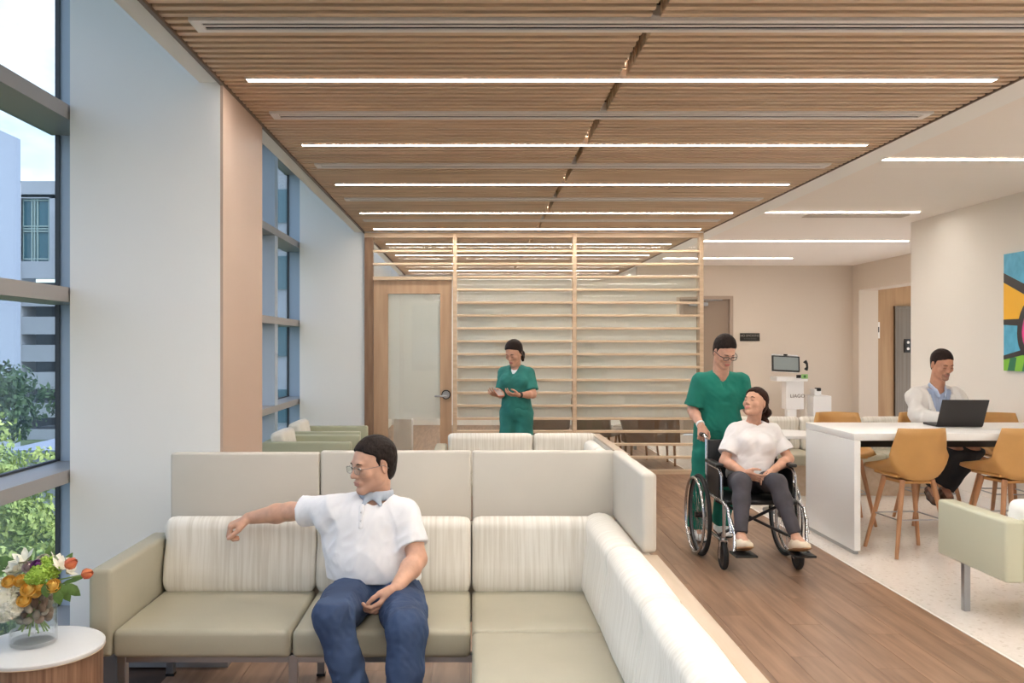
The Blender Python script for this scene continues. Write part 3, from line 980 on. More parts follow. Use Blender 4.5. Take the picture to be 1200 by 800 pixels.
# ---- bouquet: every bloom and the stems
M_stem = mat('stem_green', (128, 158, 84), .6)
M_lg = mat('leaf_green', (98, 134, 62), .5, var=.2, scale=(40, 40, 40))
M_yel = mat('rose_yellow', (255, 228, 136), .6, col2=(253, 208, 100), scale=(60, 60, 60), detail=2)
M_wht = mat('petal_white', (240, 238, 228), .6, col2=(222, 222, 204), scale=(50, 50, 50))
M_lime = mat('viburnum_lime', (176, 204, 88), .6, col2=(142, 178, 62), scale=(70, 70, 70))
M_pur = mat('petal_purple', (158, 92, 168), .6, col2=(120, 62, 138), scale=(60, 60, 60))
M_org = mat('tulip_orange', (212, 96, 62), .5, col2=(232, 140, 92), scale=(20, 20, 50))
M_lil = mat('petal_lilac', (222, 204, 214), .6)
TOP = TZ + VH
bq = root('bouquet', (VX, VY, TZ + .09), 'mixed bouquet of white, yellow, lime and orange flowers in the glass vase', 'flowers')
def petal_rose(c, R, m, name, parent, stem=True, rings=4):
    mb = MB()
    rr = random.Random(hash(name) % 99 + int(c[0] * 1000))
    for k in range(rings):
        f = (k + 1) / rings
        n = 3 + k * 2
        for i in range(n):
            a = 2 * math.pi * i / n + k * .7
            rad = R * f * .8
            up = Vector((math.cos(a), math.sin(a), 0))
            side = Vector((-math.sin(a), math.cos(a), 0))
            base = Vector(c) + up * rad * .35 - Vector((0, 0, R * .5 * f))
            tip = Vector(c) + up * rad * 1.1 + Vector((0, 0, R * (.75 - .75 * f * f)))
            midp = (base + tip) / 2 + up * R * .22
            w = R * (.35 + .45 * f)
            g = [[mb.bm.verts.new(p + side * w * q + up * (-.16 * R * abs(q) * 2)) for q in (-.5, -.2, .2, .5)] for p in (base, midp, tip)]
            g2 = [[mb.bm.verts.new(v.co + up * .0012) for v in row] for row in g]
            for G, fl in ((g, False), (g2, True)):
                for a_ in range(2):
                    for b_ in range(3):
                        q4 = (G[a_][b_], G[a_][b_ + 1], G[a_ + 1][b_ + 1], G[a_ + 1][b_])
                        mb.bm.faces.new(q4 if fl else q4[::-1])
    mb.sphere(c, R * .42, 10, 7)
    Mr = Matrix.Translation(c) @ Vector((c[0] * .12 + .25, -.75, .65)).to_track_quat('Z', 'Y').to_matrix().to_4x4() @ Matrix.Scale(1.15, 4) @ Matrix.Translation(-Vector(c))
    mb.transform(Mr)
    return mb.build(name, m, parent, smooth=True, angle=180)
def FP(px, py, Y):
    """metres from a direction measured in the photograph at a known distance"""
    return Vector(((px - 553) * Y / 1040, Y, 1.6 - (py - 404) * Y / 1040))
roses = [(62, 686, 3.27, .029), (33, 690, 3.25, .030), (46, 687, 3.27, .026), (10, 681, 3.28, .026), (24, 680, 3.28, .026), (28, 703, 3.26, .027), (42, 694, 3.28, .022)]
for (px, py, Y, R) in roses:
    c = FP(px, py, Y)
    o = petal_rose(c, R, M_yel, 'rose', bq)
for (px, py, Y, R) in ((6, 702, 3.30, .052), (-8, 690, 3.36, .05), (14, 712, 3.28, .036), (2, 718, 3.3, .034)):
    mb = MB(); c = FP(px, py, Y); rr = random.Random(px)
    for _ in range(150):
        d = Vector((rr.gauss(0, 1), rr.gauss(0, 1), rr.gauss(0, 1))).normalized()
        mb.sphere(c + d * R * rr.uniform(.8, 1.02), .0085, 6, 4, (1, 1, .7))
    mb.sphere(c, R * .85, 12, 8)
    mb.build('hydrangea', M_wht, bq, smooth=True)
for (px, py, Y, R) in ((47, 673, 3.27, .036), (60, 669, 3.30, .030), (38, 676, 3.26, .026), (55, 660, 3.33, .026)):
    mb = MB(); c = FP(px, py, Y); rr = random.Random(px)
    for _ in range(110):
        d = Vector((rr.gauss(0, 1), rr.gauss(0, 1), rr.gauss(0, 1))).normalized()
        mb.sphere(c + d * R * rr.uniform(.75, 1.05), .0065, 6, 4, (1, 1, .7))
    mb.sphere(c, R * .8, 12, 8)
    mb.build('viburnum', M_lime, bq, smooth=True)
petal_rose(FP(43, 662, 3.30), .024, M_pur, 'purple_bloom', bq)
petal_rose(FP(63, 658, 3.36), .018, M_pur, 'purple_bloom', bq)
petal_rose(FP(34, 664, 3.32), .026, M_lil, 'lilac_bloom', bq)
petal_rose(FP(50, 657, 3.38), .030, M_wht, 'white_bloom', bq)
petal_rose(FP(17, 666, 3.38), .034, M_wht, 'white_bloom', bq)
def lily(c, R, name, m, n=6, tilt=(0, 0, 1)):
    mb = MB(); c = Vector(c)
    q = Vector(tilt).to_track_quat('Z', 'Y')
    for i in range(n):
        a = 2 * math.pi * i / n
        u = q @ Vector((math.cos(a), math.sin(a), 0)); s = q @ Vector((-math.sin(a), math.cos(a), 0)); z = q @ Vector((0, 0, 1))
        pts = [(0, 0, .1), (.35, .35, .5), (.75, .6, .85), (1.15, .85, 0.01)]
        rows = []
        for k, (w, hgt, wid) in enumerate(pts):
            wd = (.10, .26, .22, .02)[k] * R * 1.2
            p = c + u * R * w * .8 + z * R * hgt
            rows.append([mb.bm.verts.new(p + s * wd), mb.bm.verts.new(p - z * .002 * 1), mb.bm.verts.new(p - s * wd)])
        for r1, r2 in zip(rows[:-1], rows[1:]):
            for k in range(2):
                mb.bm.faces.new((r1[k], r1[k + 1], r2[k + 1], r2[k]))
    return mb.build(name, m, bq, smooth=True, angle=180)
lily(FP(30, 660, 3.30), .05, 'lily', M_wht, 6, (-.2, -.5, 1))
lily(FP(22, 668, 3.27), .045, 'lily', M_wht, 6, (-.6, -.5, .8))
lily(FP(70, 668, 3.30), .045, 'lily', M_wht, 6, (.5, -.3, 1))
lily(FP(66, 660, 3.36), .04, 'lily', M_wht, 5, (.4, .2, 1))
lily(FP(78, 672, 3.33), .035, 'lily', M_wht, 5, (.9, -.1, .8))
def tulip(c, R, d):
    mb = MB(); q = Vector(d).to_track_quat('Z', 'Y'); c = Vector(c)
    for i in range(6):
        a = 2 * math.pi * i / 6 + (.3 if i % 2 else 0)
        u = q @ Vector((math.cos(a), math.sin(a), 0)); s = q @ Vector((-math.sin(a), math.cos(a), 0)); z = q @ Vector((0, 0, 1))
        rows = []
        for w, hgt, wid in ((.25, -1.0, .25), (.75, -.5, .6), (.85, .1, .6), (.55, .8, .3), (.3, 1.1, .05)):
            p = c + u * R * w + z * R * hgt
            rows.append([mb.bm.verts.new(p + s * wid * R), mb.bm.verts.new(p + u * R * .14), mb.bm.verts.new(p - s * wid * R)])
        for r1, r2 in zip(rows[:-1], rows[1:]):
            for k in range(2):
                mb.bm.faces.new((r1[k], r1[k + 1], r2[k + 1], r2[k]))
    return mb.build('tulip', M_org, bq, smooth=True, angle=180)
tulip(FP(102, 672, 3.28), .020, (1, -.1, .25))
tulip(FP(83, 660, 3.30), .022, (.8, 0, .5))
TOPC = Vector((VX, VY, TOP))
def stem(a, b, r_=.0028):
    a, b = Vector(a), Vector(b)
    MB().tube([a, (a + b) / 2 + Vector((0, 0, .008)), b], r_, 6).build('stem', M_stem, bq, smooth=True)
stem(TOPC + Vector((.01, 0, -.01)), FP(99, 673, 3.28)); stem(TOPC + Vector((.01, 0, 0)), FP(81, 663, 3.30))
rr = random.Random(3)
for i in range(13):
    a = 2 * math.pi * i / 13 + rr.uniform(-.2, .2)
    q = rr.uniform(.02, .066)
    stem(Vector((VX + q * math.cos(a), VY + q * math.sin(a), TZ + rr.uniform(.035, .06))), TOPC + Vector((-.45 * q * math.cos(a), -.45 * q * math.sin(a), -.06)), .0032)
for i in range(8):
    a = rr.uniform(0, 6.28)
    stem(TOPC + Vector((0, 0, -.07)), TOPC + Vector((.05 * math.cos(a), .05 * math.sin(a), .045)))
def leaf(c, d, L, W, m=M_lg):
    mb = MB(); c = Vector(c); d = Vector(d).normalized(); s = d.cross(Vector((.2, -.9, .3))).normalized(); nrm = s.cross(d)
    rows = []
    for f, w in ((0, .1), (.25, .8), (.55, 1), (.8, .6), (1, .03)):
        p = c + d * L * f + nrm * (-.25 * L * f * f)
        rows.append([mb.bm.verts.new(p + s * W * w), mb.bm.verts.new(p + nrm * .15 * W), mb.bm.verts.new(p - s * W * w)])
    for r1, r2 in zip(rows[:-1], rows[1:]):
        for k in range(2):
            mb.bm.faces.new((r1[k], r1[k + 1], r2[k + 1], r2[k]))
    mb.build('leaf', m, bq, smooth=True, angle=180)
for (px, py, Y, d, L, W) in ((70, 683, 3.28, (.5, 0, -1), .08, .020), (76, 684, 3.29, (.9, 0, -.7), .07, .020), (66, 690, 3.27, (.3, -.2, -1), .06, .018), (72, 684, 3.30, (1, 0, .35), .09, .009),
                             (20, 662, 3.42, (-1, 0, .3), .10, .022), (8, 668, 3.42, (-1, 0, -.1), .09, .022), (52, 684, 3.26, (.3, -.3, -1), .05, .016), (36, 658, 3.42, (-.5, 0, 1), .05, .016),
                             (56, 655, 3.42, (.1, 0, 1), .05, .014), (28, 697, 3.3, (-.2, -.2, -1), .04, .016), (74, 664, 3.40, (.6, 0, 1), .06, .014)):
    leaf(FP(px, py, Y), d, L, W)

# ---- counter table
ct = root('counter_table', (4.0, 7.24, 0), 'tall white counter table with a solid white end panel', 'table')
bx('end_panel', M_solid, (2.912, 2.962, 6.76, 7.74, .03, .868), ct, bev=.004)
bx('top', M_solid, (2.912, 5.02, 6.76, 7.74, .87, .925), ct, bev=.004)
bx('plinth', M_chrome, (2.92, 2.955, 6.79, 7.71, 0, .03), ct)
bx('under_strip', mat('dark_under_strip', (44, 36, 30), .6), (2.97, 5.0, 7.30, 7.34, .76, .868), ct)  # dark strip running set back below the counter top
bx('end_panel', M_solid, (4.97, 5.02, 6.77, 7.73, .0, .868), ct, bev=.004)

# ---- counter stools: a moulded shell on four oak legs with a steel foot ring. local front is +y
def stool_shell():
    """upholstered bucket: seat, flared sides and back grown as one curved sheet with thickness"""
    mb = MB()
    nu, nv = 17, 15
    grid = []
    for j in range(nv):
        v = j / (nv - 1)                       # 0 front edge of the seat ... 1 top of the back
        row = []
        for i in range(nu):
            u = i / (nu - 1) * 2 - 1
            if v < .5:
                f = v / .5
                y = .26 - .44 * f
                z = .60 + .015 * (1 - f) * 0 - .03 * math.sin(f * math.pi * .5)
                w = .225 + .02 * f
            else:
                f = (v - .5) / .5
                y = -.18 - .10 * math.sin(f * 1.35)
                z = .57 + .05 * f + .36 * f ** 1.15
                w = .245 - .05 * f ** 1.5
            rise = abs(u) ** 3 * float(np.interp(v, [0, .25, .5, .7, 1], [.035, .11, .19, .09, 0]))
            yy = y + (abs(u) ** 2.4) * .10 * min(1, max(0, (v - .42) / .3))
            # side silhouette: shoulders of the back sweep down to the front corners
            if v > .5:
                f = (v - .5) / .5
                z2 = z + rise
            else:
                z2 = z + rise
            row.append(Vector((u * w, yy, z2)))
        grid.append(row)
    V = [[mb.bm.verts.new(p) for p in row] for row in grid]
    for j in range(nv - 1):
        for i in range(nu - 1):
            mb.bm.faces.new((V[j][i], V[j][i + 1], V[j + 1][i + 1], V[j + 1][i]))
    bmesh.ops.recalc_face_normals(mb.bm, faces=mb.bm.faces[:])
    bmesh.ops.solidify(mb.bm, geom=mb.bm.faces[:], thickness=.035)
    bmesh.ops.smooth_vert(mb.bm, verts=mb.bm.verts[:], factor=.4, use_axis_x=True, use_axis_y=True, use_axis_z=True)
    return mb
def make_stool(label):
    t = root('counter_stool', (0, 0, 0), label, 'stool', 'ochre counter stools')
    stool_shell().build('shell', M_gold, t, smooth=True, angle=180)
    bx('seat_pad', M_gold, (-.17, .17, -.13, .19, .592, .618), t, bev=.012, seg=3)
    bx('under_frame', M_gold, (-.12, .12, -.13, .13, .548, .567), t)
    for sx in (-1, 1):
        for sy in (-1, 1):
            top = (sx * .12, sy * .12 - .0, .575); bot = (sx * .225, sy * .215, 0.0)
            MB().cyl(bot, top, .014, .021, 14).build('leg', M_leg, t, smooth=True)
    fr = []
    q = .225 - (.105) * .28 / .575
    qy = .215 - (.095) * .28 / .575
    MB().tube([(q, qy, .28), (-q, qy, .28), (-q, -qy, .28), (q, -qy, .28)], .006, 8, closed=True).build('foot_ring', M_chrome, t, smooth=True)
    return t
st0 = make_stool('ochre counter stool by the white end panel, its back to the camera')
st0.location = (3.37, 6.86, 0); st0.rotation_euler = (0, 0, math.radians(6))
copy_thing(st0, (4.15, 6.88, 0), math.radians(8), 'ochre counter stool at the right edge, its back to the camera')
copy_thing(st0, (3.36, 8.05, 0), math.radians(172), 'empty ochre stool behind the table, nearest the wheelchair')
st_doc = copy_thing(st0, (4.14, 8.04, 0), math.radians(176), 'ochre stool the seated doctor sits on')
copy_thing(st0, (4.80, 8.00, 0), math.radians(176), 'empty ochre stool behind the table at the right edge')

# ---- laptop
lt = root('laptop', (4.01, 7.45, .925), 'black open laptop on the counter table, lid towards the camera', 'laptop')
Ml = Matrix.Translation((4.01, 7.30, .926)) @ Matrix.Rotation(math.radians(-4), 4, 'Z')
M_lap = mat('laptop_black', (44, 40, 40), .45)
MB().box(-.185, .185, 0, .25, 0, .018, bev=.004, M=Ml).build('base', M_lap, lt)
kb = MB()
for i in range(12):
    for j in range(5):
        kb.box(-.165 + i * .0277, -.165 + i * .0277 + .024, .03 + j * .028, .03 + j * .028 + .024, .0185, .0215, M=Ml)
ks = kb.build('keyboard', M_black, lt); ks['kind'] = 'stuff'
MB().box(-.185, .185, -.006, 0, 0, .245, bev=.003, M=Ml @ Matrix.Translation((0, 0, .01)) @ Matrix.Rotation(math.radians(26), 4, 'X')).build('lid', M_lap, lt)
MB().box(-.172, .172, .0005, .002, .012, .232, M=Ml @ Matrix.Translation((0, 0, .01)) @ Matrix.Rotation(math.radians(26), 4, 'X')).build('screen', mat('screen_glow', (200, 210, 220), .3, emit=((.7, .8, .9), .6)), lt)
pp = root('paper_sheet', (4.3, 7.05, .925), 'white paper sheet lying before the laptop', 'paper')
bx('sheet', M_solid, (3.98, 4.20, 7.05, 7.20, .9255, .9275), pp)

# ---- cafe booth and round table in the back right
bs = root('booth_sofa', (4.0, 9.9, 0), 'long pale striped booth sofa behind the counter table', 'sofa')
pb = bolster(9.86, 10.0, .44, .80)
bxs = [(2.95, 3.65), (3.66, 4.36), (4.37, 5.04)]
for a, b in bxs:
    cushion_back('back_cushion', 'x', a, b, pb, M_fabx, bs)
    seat_box('seat', M_vinyl, (a, b, 9.32, 9.9, .33, .445), bs)
bx('back_shell', M_screen, (2.94, 5.04, 10.0, 10.05, .05, .78), bs, bev=.006)
bx('base', M_ledge, (2.97, 5.02, 9.42, 9.98, 0.0, .32), bs)
rt = root('cafe_table', (3.03, 8.55, 0), 'small round white table with a steel post beside the wheelchair', 'table')
MB().lathe([(0, .725), (.325, .725), (.33, .73), (.33, .75), (.325, .755), (0, .755)], (3.03, 8.55, 0), 48).build('table_top', M_solid, rt, smooth=True)
MB().lathe([(0, 0), (.22, 0), (.22, .012), (.04, .02), (.035, .03), (.035, .725), (0, .725)], (3.03, 8.55, 0), 32).build('pedestal', M_chrome, rt, smooth=True)

# ---- kiosk
kY = 15.2
def K(px, py, Y=kY): return ((px - 553) * Y / 1040, 1.6 - (py - 404) * Y / 1040)
kx, _ = K(925, 0)
ki = root('check_in_kiosk', (kx, kY, 0), 'white check in kiosk with tilted screen and handset on the beige wall side', 'kiosk')
MB().box(K(918, 0)[0], K(939, 0)[0], kY - .12, kY + .10, K(0, 479)[1], K(0, 446)[1], bev=.01).build('body', M_solid, ki)
MB().box(K(921, 0)[0], K(932, 0)[0], kY - .06, kY + .06, .02, K(0, 479)[1]).build('post', M_solid, ki)
MB().box(K(916, 0)[0], K(942, 0)[0], kY - .25, kY + .15, 0, .03, bev=.008).build('foot', M_solid, ki)
MB().box(K(904, 0)[0], K(940, 0)[0], kY - .26, kY + .06, K(0, 446)[1], K(0, 441)[1], bev=.006).build('shelf', M_solid, ki)
mxr = Matrix.Translation((K(919.5, 0)[0], kY - .05, K(0, 426)[1])) @ Matrix.Rotation(math.radians(-12), 4, 'X') @ Matrix.Rotation(math.radians(3), 4, 'Y')
MB().box(-.235, .235, -.015, .02, -.135, .135, bev=.006, M=mxr).build('monitor', M_black, ki)
MB().box(-.21, .21, -.0175, -.0155, -.113, .113, M=mxr).build('screen', mat('kiosk_screen', (118, 124, 122), .25, emit=((.30, .34, .33), .15)), ki)
MB().box(-.23, .23, .02, .06, -.14, .17, bev=.02, M=mxr).build('screen_back', M_solid, ki)
MB().box(-.03, .03, -.02, .03, .145, .165, bev=.006, M=mxr).build('camera_head', M_black, ki)
hs = MB(); hx, hz = K(940.5, 428)
hs.tube([(hx, kY - .1, hz + .075), (hx + .03, kY - .12, hz + .03), (hx + .035, kY - .12, hz - .03), (hx + .02, kY - .1, hz - .07)], [.035, .02, .02, .035], 12)
hs.build('handset', M_black, ki, smooth=True)
q = MB(); a = K(929, 441.5); q.box(a[0] - .04, a[0] + .04, kY - .28, kY - .27, a[1] - .01, a[1] + .045, bev=.004); q.build('card_reader', M_black, ki)
a = K(936, 441.5)
MB().box(a[0] - .055, a[0] + .055, kY - .275, kY - .265, a[1] - .02, a[1] + .055, bev=.004).build('green_sticker', mat('sticker_green', (150, 196, 120), .5), ki)
MB().cyl((a[0], kY - .277, a[1] + .018), (a[0], kY - .276, a[1] + .018), .022, n=16).build('sticker_mark', mat('sticker_dark', (60, 110, 60), .5), ki)
a = K(931.5, 463.5)
text('lettering', 'LIAGO', .085, Matrix.Translation((a[0], kY - .123, a[1])) @ Matrix.Rotation(math.radians(90), 4, 'X'), mat('grey_lettering', (120, 108, 100), .5), ki)

wb = root('equipment_cabinet', (K(957, 0)[0], 15.3, 0), 'low white cabinet to the right of the kiosk', 'cabinet')
MB().box(K(948, 0, 15.3)[0], K(969, 0, 15.3)[0], 15.1, 15.6, .02, K(0, 463, 15.3)[1], bev=.008).build('body', M_solid, wb)
MB().box(K(941, 0, 15.45)[0], K(948, 0, 15.3)[0], 15.35, 15.6, .02, K(0, 463, 15.3)[1], bev=.008).build('side_panel', M_warmwhite, wb)
dv = root('label_printer', (K(956, 0)[0], 15.3, .74), 'small white printer with dark top on the low white cabinet', 'printer')
zt = K(0, 463, 15.3)[1] + .002
MB().box(K(952, 0, 15.3)[0], K(960, 0, 15.3)[0], 15.2, 15.4, zt, zt + .11, bev=.01).build('body', M_solid, dv)
MB().box(K(954.5, 0, 15.3)[0], K(959.5, 0, 15.3)[0], 15.19, 15.3, zt + .075, zt + .13, bev=.01).build('cover', M_black, dv)

sg = root('wall_sign', (4.9, YB, 1.7), 'black rectangular wall sign with two rows of pale lettering beside the taupe door', 'sign')
a = K(867, 399.5, YB); b = K(890, 390.3, YB)
MB().box(a[0], b[0], YB - .02, YB, a[1], b[1], bev=.003).build('plate', mat('sign_black', (26, 22, 18), .5), sg)
M_sl = mat('sign_lettering', (150, 146, 138), .6)
text('lettering', 'NO SMOKING', .056, Matrix.Translation(((a[0] + b[0]) / 2, YB - .0215, a[1] + .095)) @ Matrix.Rotation(math.radians(90), 4, 'X'), M_sl, sg)
text('lettering', 'IN THIS BUILDING', .027, Matrix.Translation(((a[0] + b[0]) / 2, YB - .0215, a[1] + .04)) @ Matrix.Rotation(math.radians(90), 4, 'X'), mat('sign_lettering_dim', (96, 98, 92), .6), sg)

# ---- painting on the right wall: flat shapes on a canvas, generic abstract
pa = root('abstract_painting', (5.05, 7.8, 1.9), 'bright abstract painting of blue, yellow, pink and green shapes with black outlines', 'painting')
PX = 5.04
bx('canvas', mat('paint_blue', (88, 186, 222), .35, col2=(70, 168, 208), scale=(1, 12, 12), detail=1), (PX, 5.069, 6.9, 8.41, 1.357, 2.457), pa)
lay = [0]
def blob(name, pts, m, lift):
    mb = MB()
    x = PX - .0012 * lift
    mb.prism([(y, z) for y, z in pts], 'x', x, PX)
    return mb.build(name, m, pa)
M_pk = mat('paint_black', (34, 30, 36), .35)
M_py = mat('paint_yellow', (250, 188, 30), .35)
M_pp = mat('paint_pink', (232, 40, 140), .35)
M_pg = mat('paint_green', (130, 200, 60), .35)
M_pdg = mat('paint_dark_green', (30, 120, 84), .35)
blob('painted_shape', [(8.41, 2.28), (7.9, 2.08), (7.2, 2.25), (6.9, 2.2), (6.9, 2.12), (7.2, 2.16), (7.9, 1.98), (8.41, 2.19)], M_pk, 1)
blob('painted_shape', [(8.41, 2.19), (7.9, 1.98), (7.2, 2.16), (6.9, 2.12), (6.9, 1.8), (7.6, 1.75), (8.1, 1.84), (8.41, 1.84)], M_py, 1)
blob('painted_shape', [(8.41, 1.84), (8.1, 1.84), (7.9, 1.80), (7.9, 1.76), (8.41, 1.79)], M_pk, 2)
def ellpts(cy, cz, ry, rz, rot, n=28):
    return [(cy + ry * math.cos(t) * math.cos(rot) - rz * math.sin(t) * math.sin(rot), cz + ry * math.cos(t) * math.sin(rot) + rz * math.sin(t) * math.cos(rot)) for t in [2 * math.pi * i / n for i in range(n)]]
blob('painted_shape', ellpts(7.97, 1.76, .22, .29, .35), M_pk, 3)
blob('painted_shape', ellpts(7.96, 1.76, .155, .22, .35), M_pp, 4)
blob('painted_shape', [(8.41, 1.50), (8.1, 1.56), (7.6, 1.45), (6.9, 1.5), (6.9, 1.45), (7.6, 1.40), (8.1, 1.51), (8.41, 1.46)], M_pk, 2)
blob('painted_shape', [(8.41, 1.46), (8.1, 1.51), (7.6, 1.40), (6.9, 1.45), (6.9, 1.357), (8.41, 1.357)], M_pg, 1)
for y in (8.30, 8.08, 7.84, 7.55, 7.2):
    blob('painted_shape', [(y, 1.50), (y - .09, 1.48), (y - .06, 1.357), (y + .05, 1.357)] if y > 7.7 else [(y, 1.40), (y - .09, 1.41), (y - .06, 1.357), (y + .05, 1.357)], M_pdg, 1.5)
blob('painted_shape', ellpts(7.75, 2.42, .10, .035, 0), M_pk, 2)

# ---- things behind the glass
pc = root('rolling_cabinet', (-.95, 11.9, 0), 'small white rolling cabinet on casters behind the oak door', 'cabinet')
bx('body', M_solid, (-1.04, -.80, 11.75, 12.1, .06, .62), pc, bev=.006)
bx('base', M_black, (-1.03, -.81, 11.77, 12.08, .045, .06), pc)
for x in (-1.0, -.84):
    for y in (11.8, 12.05):
        MB().cyl((x - .01, y, .022), (x + .01, y, .022), .022, n=12).build('caster', M_rubber, pc, smooth=True)
M_chw = mat('brown_chair_wood', (150, 112, 82), .5)
M_taupeu = mat('taupe_upholstery', (150, 136, 124), .7)
def lchair(x, y, rot, label):
    t = root('side_chair', (0, 0, 0), label, 'chair', 'upholstered chairs behind the glass')
    bx('seat', M_taupeu, (-.26, .26, -.24, .26, .36, .46), t, bev=.03, seg=3)
    mb = MB().box(-.27, .27, -.04, .04, 0, .42, bev=.03, seg=3); mb.transform(Matrix.Translation((0, -.27, .44)) @ Matrix.Rotation(math.radians(12), 4, 'X')); mb.build('backrest', M_taupeu, t, smooth=True, angle=80)
    for sx in (-1, 1):
        for sy in (-1, 1):
            MB().cyl((sx * .25, sy * .24, 0), (sx * .21, sy * .2, .37), .013, .018, 10).build('leg', M_chw, t, smooth=True)
    t.location = (x, y, 0); t.rotation_euler = (0, 0, rot)
    return t
lchair(1.0, 12.4, .3, 'taupe chair behind the glass, just right of the nurse')
lchair(1.75, 12.2, -.5, 'taupe chair behind the glass, in the middle')
lchair(2.35, 12.7, 2.6, 'taupe chair behind the glass, next to the brown lounge chair')
t = root('meeting_table', (1.75, 13.9, 0), 'dark brown table behind the glass partition', 'table')
bx('top', M_chw, (.9, 2.6, 13.5, 14.4, .70, .74), t, bev=.004)
for x in (1.0, 2.5):
    for y in (13.58, 14.32):
        bx('leg', M_chrome, (x - .02, x + .02, y - .02, y + .02, 0, .70), t)
M_brownp = mat('brown_fabric_panel', (112, 86, 66), .8)
t = root('brown_lounge_chair', (2.45, 11.75, 0), 'brown high sided chair close behind the glass', 'chair')
mb = MB(); mb.prism([(1.95, .62), (2.15, .72), (2.72, .70), (2.74, .30), (2.05, .28)], 'y', 11.65, 11.72); mb.build('backrest', M_brownp, t)
bx('seat', M_brownp, (2.05, 2.72, 11.72, 12.2, .28, .42), t, bev=.02)
for (a, b) in ((2.1, 11.7), (2.68, 11.7), (2.1, 12.15), (2.68, 12.15)):
    MB().cyl((a, b, 0), (a * .97 + .07, b, .29), .014, .018, 10).build('leg', M_chw, t, smooth=True)
# ================================================================ PEOPLE
def V(*a): return np.array(a, dtype=np.float64)
def unit(v):
    v = np.asarray(v, float); return v / (np.linalg.norm(v) + 1e-12)

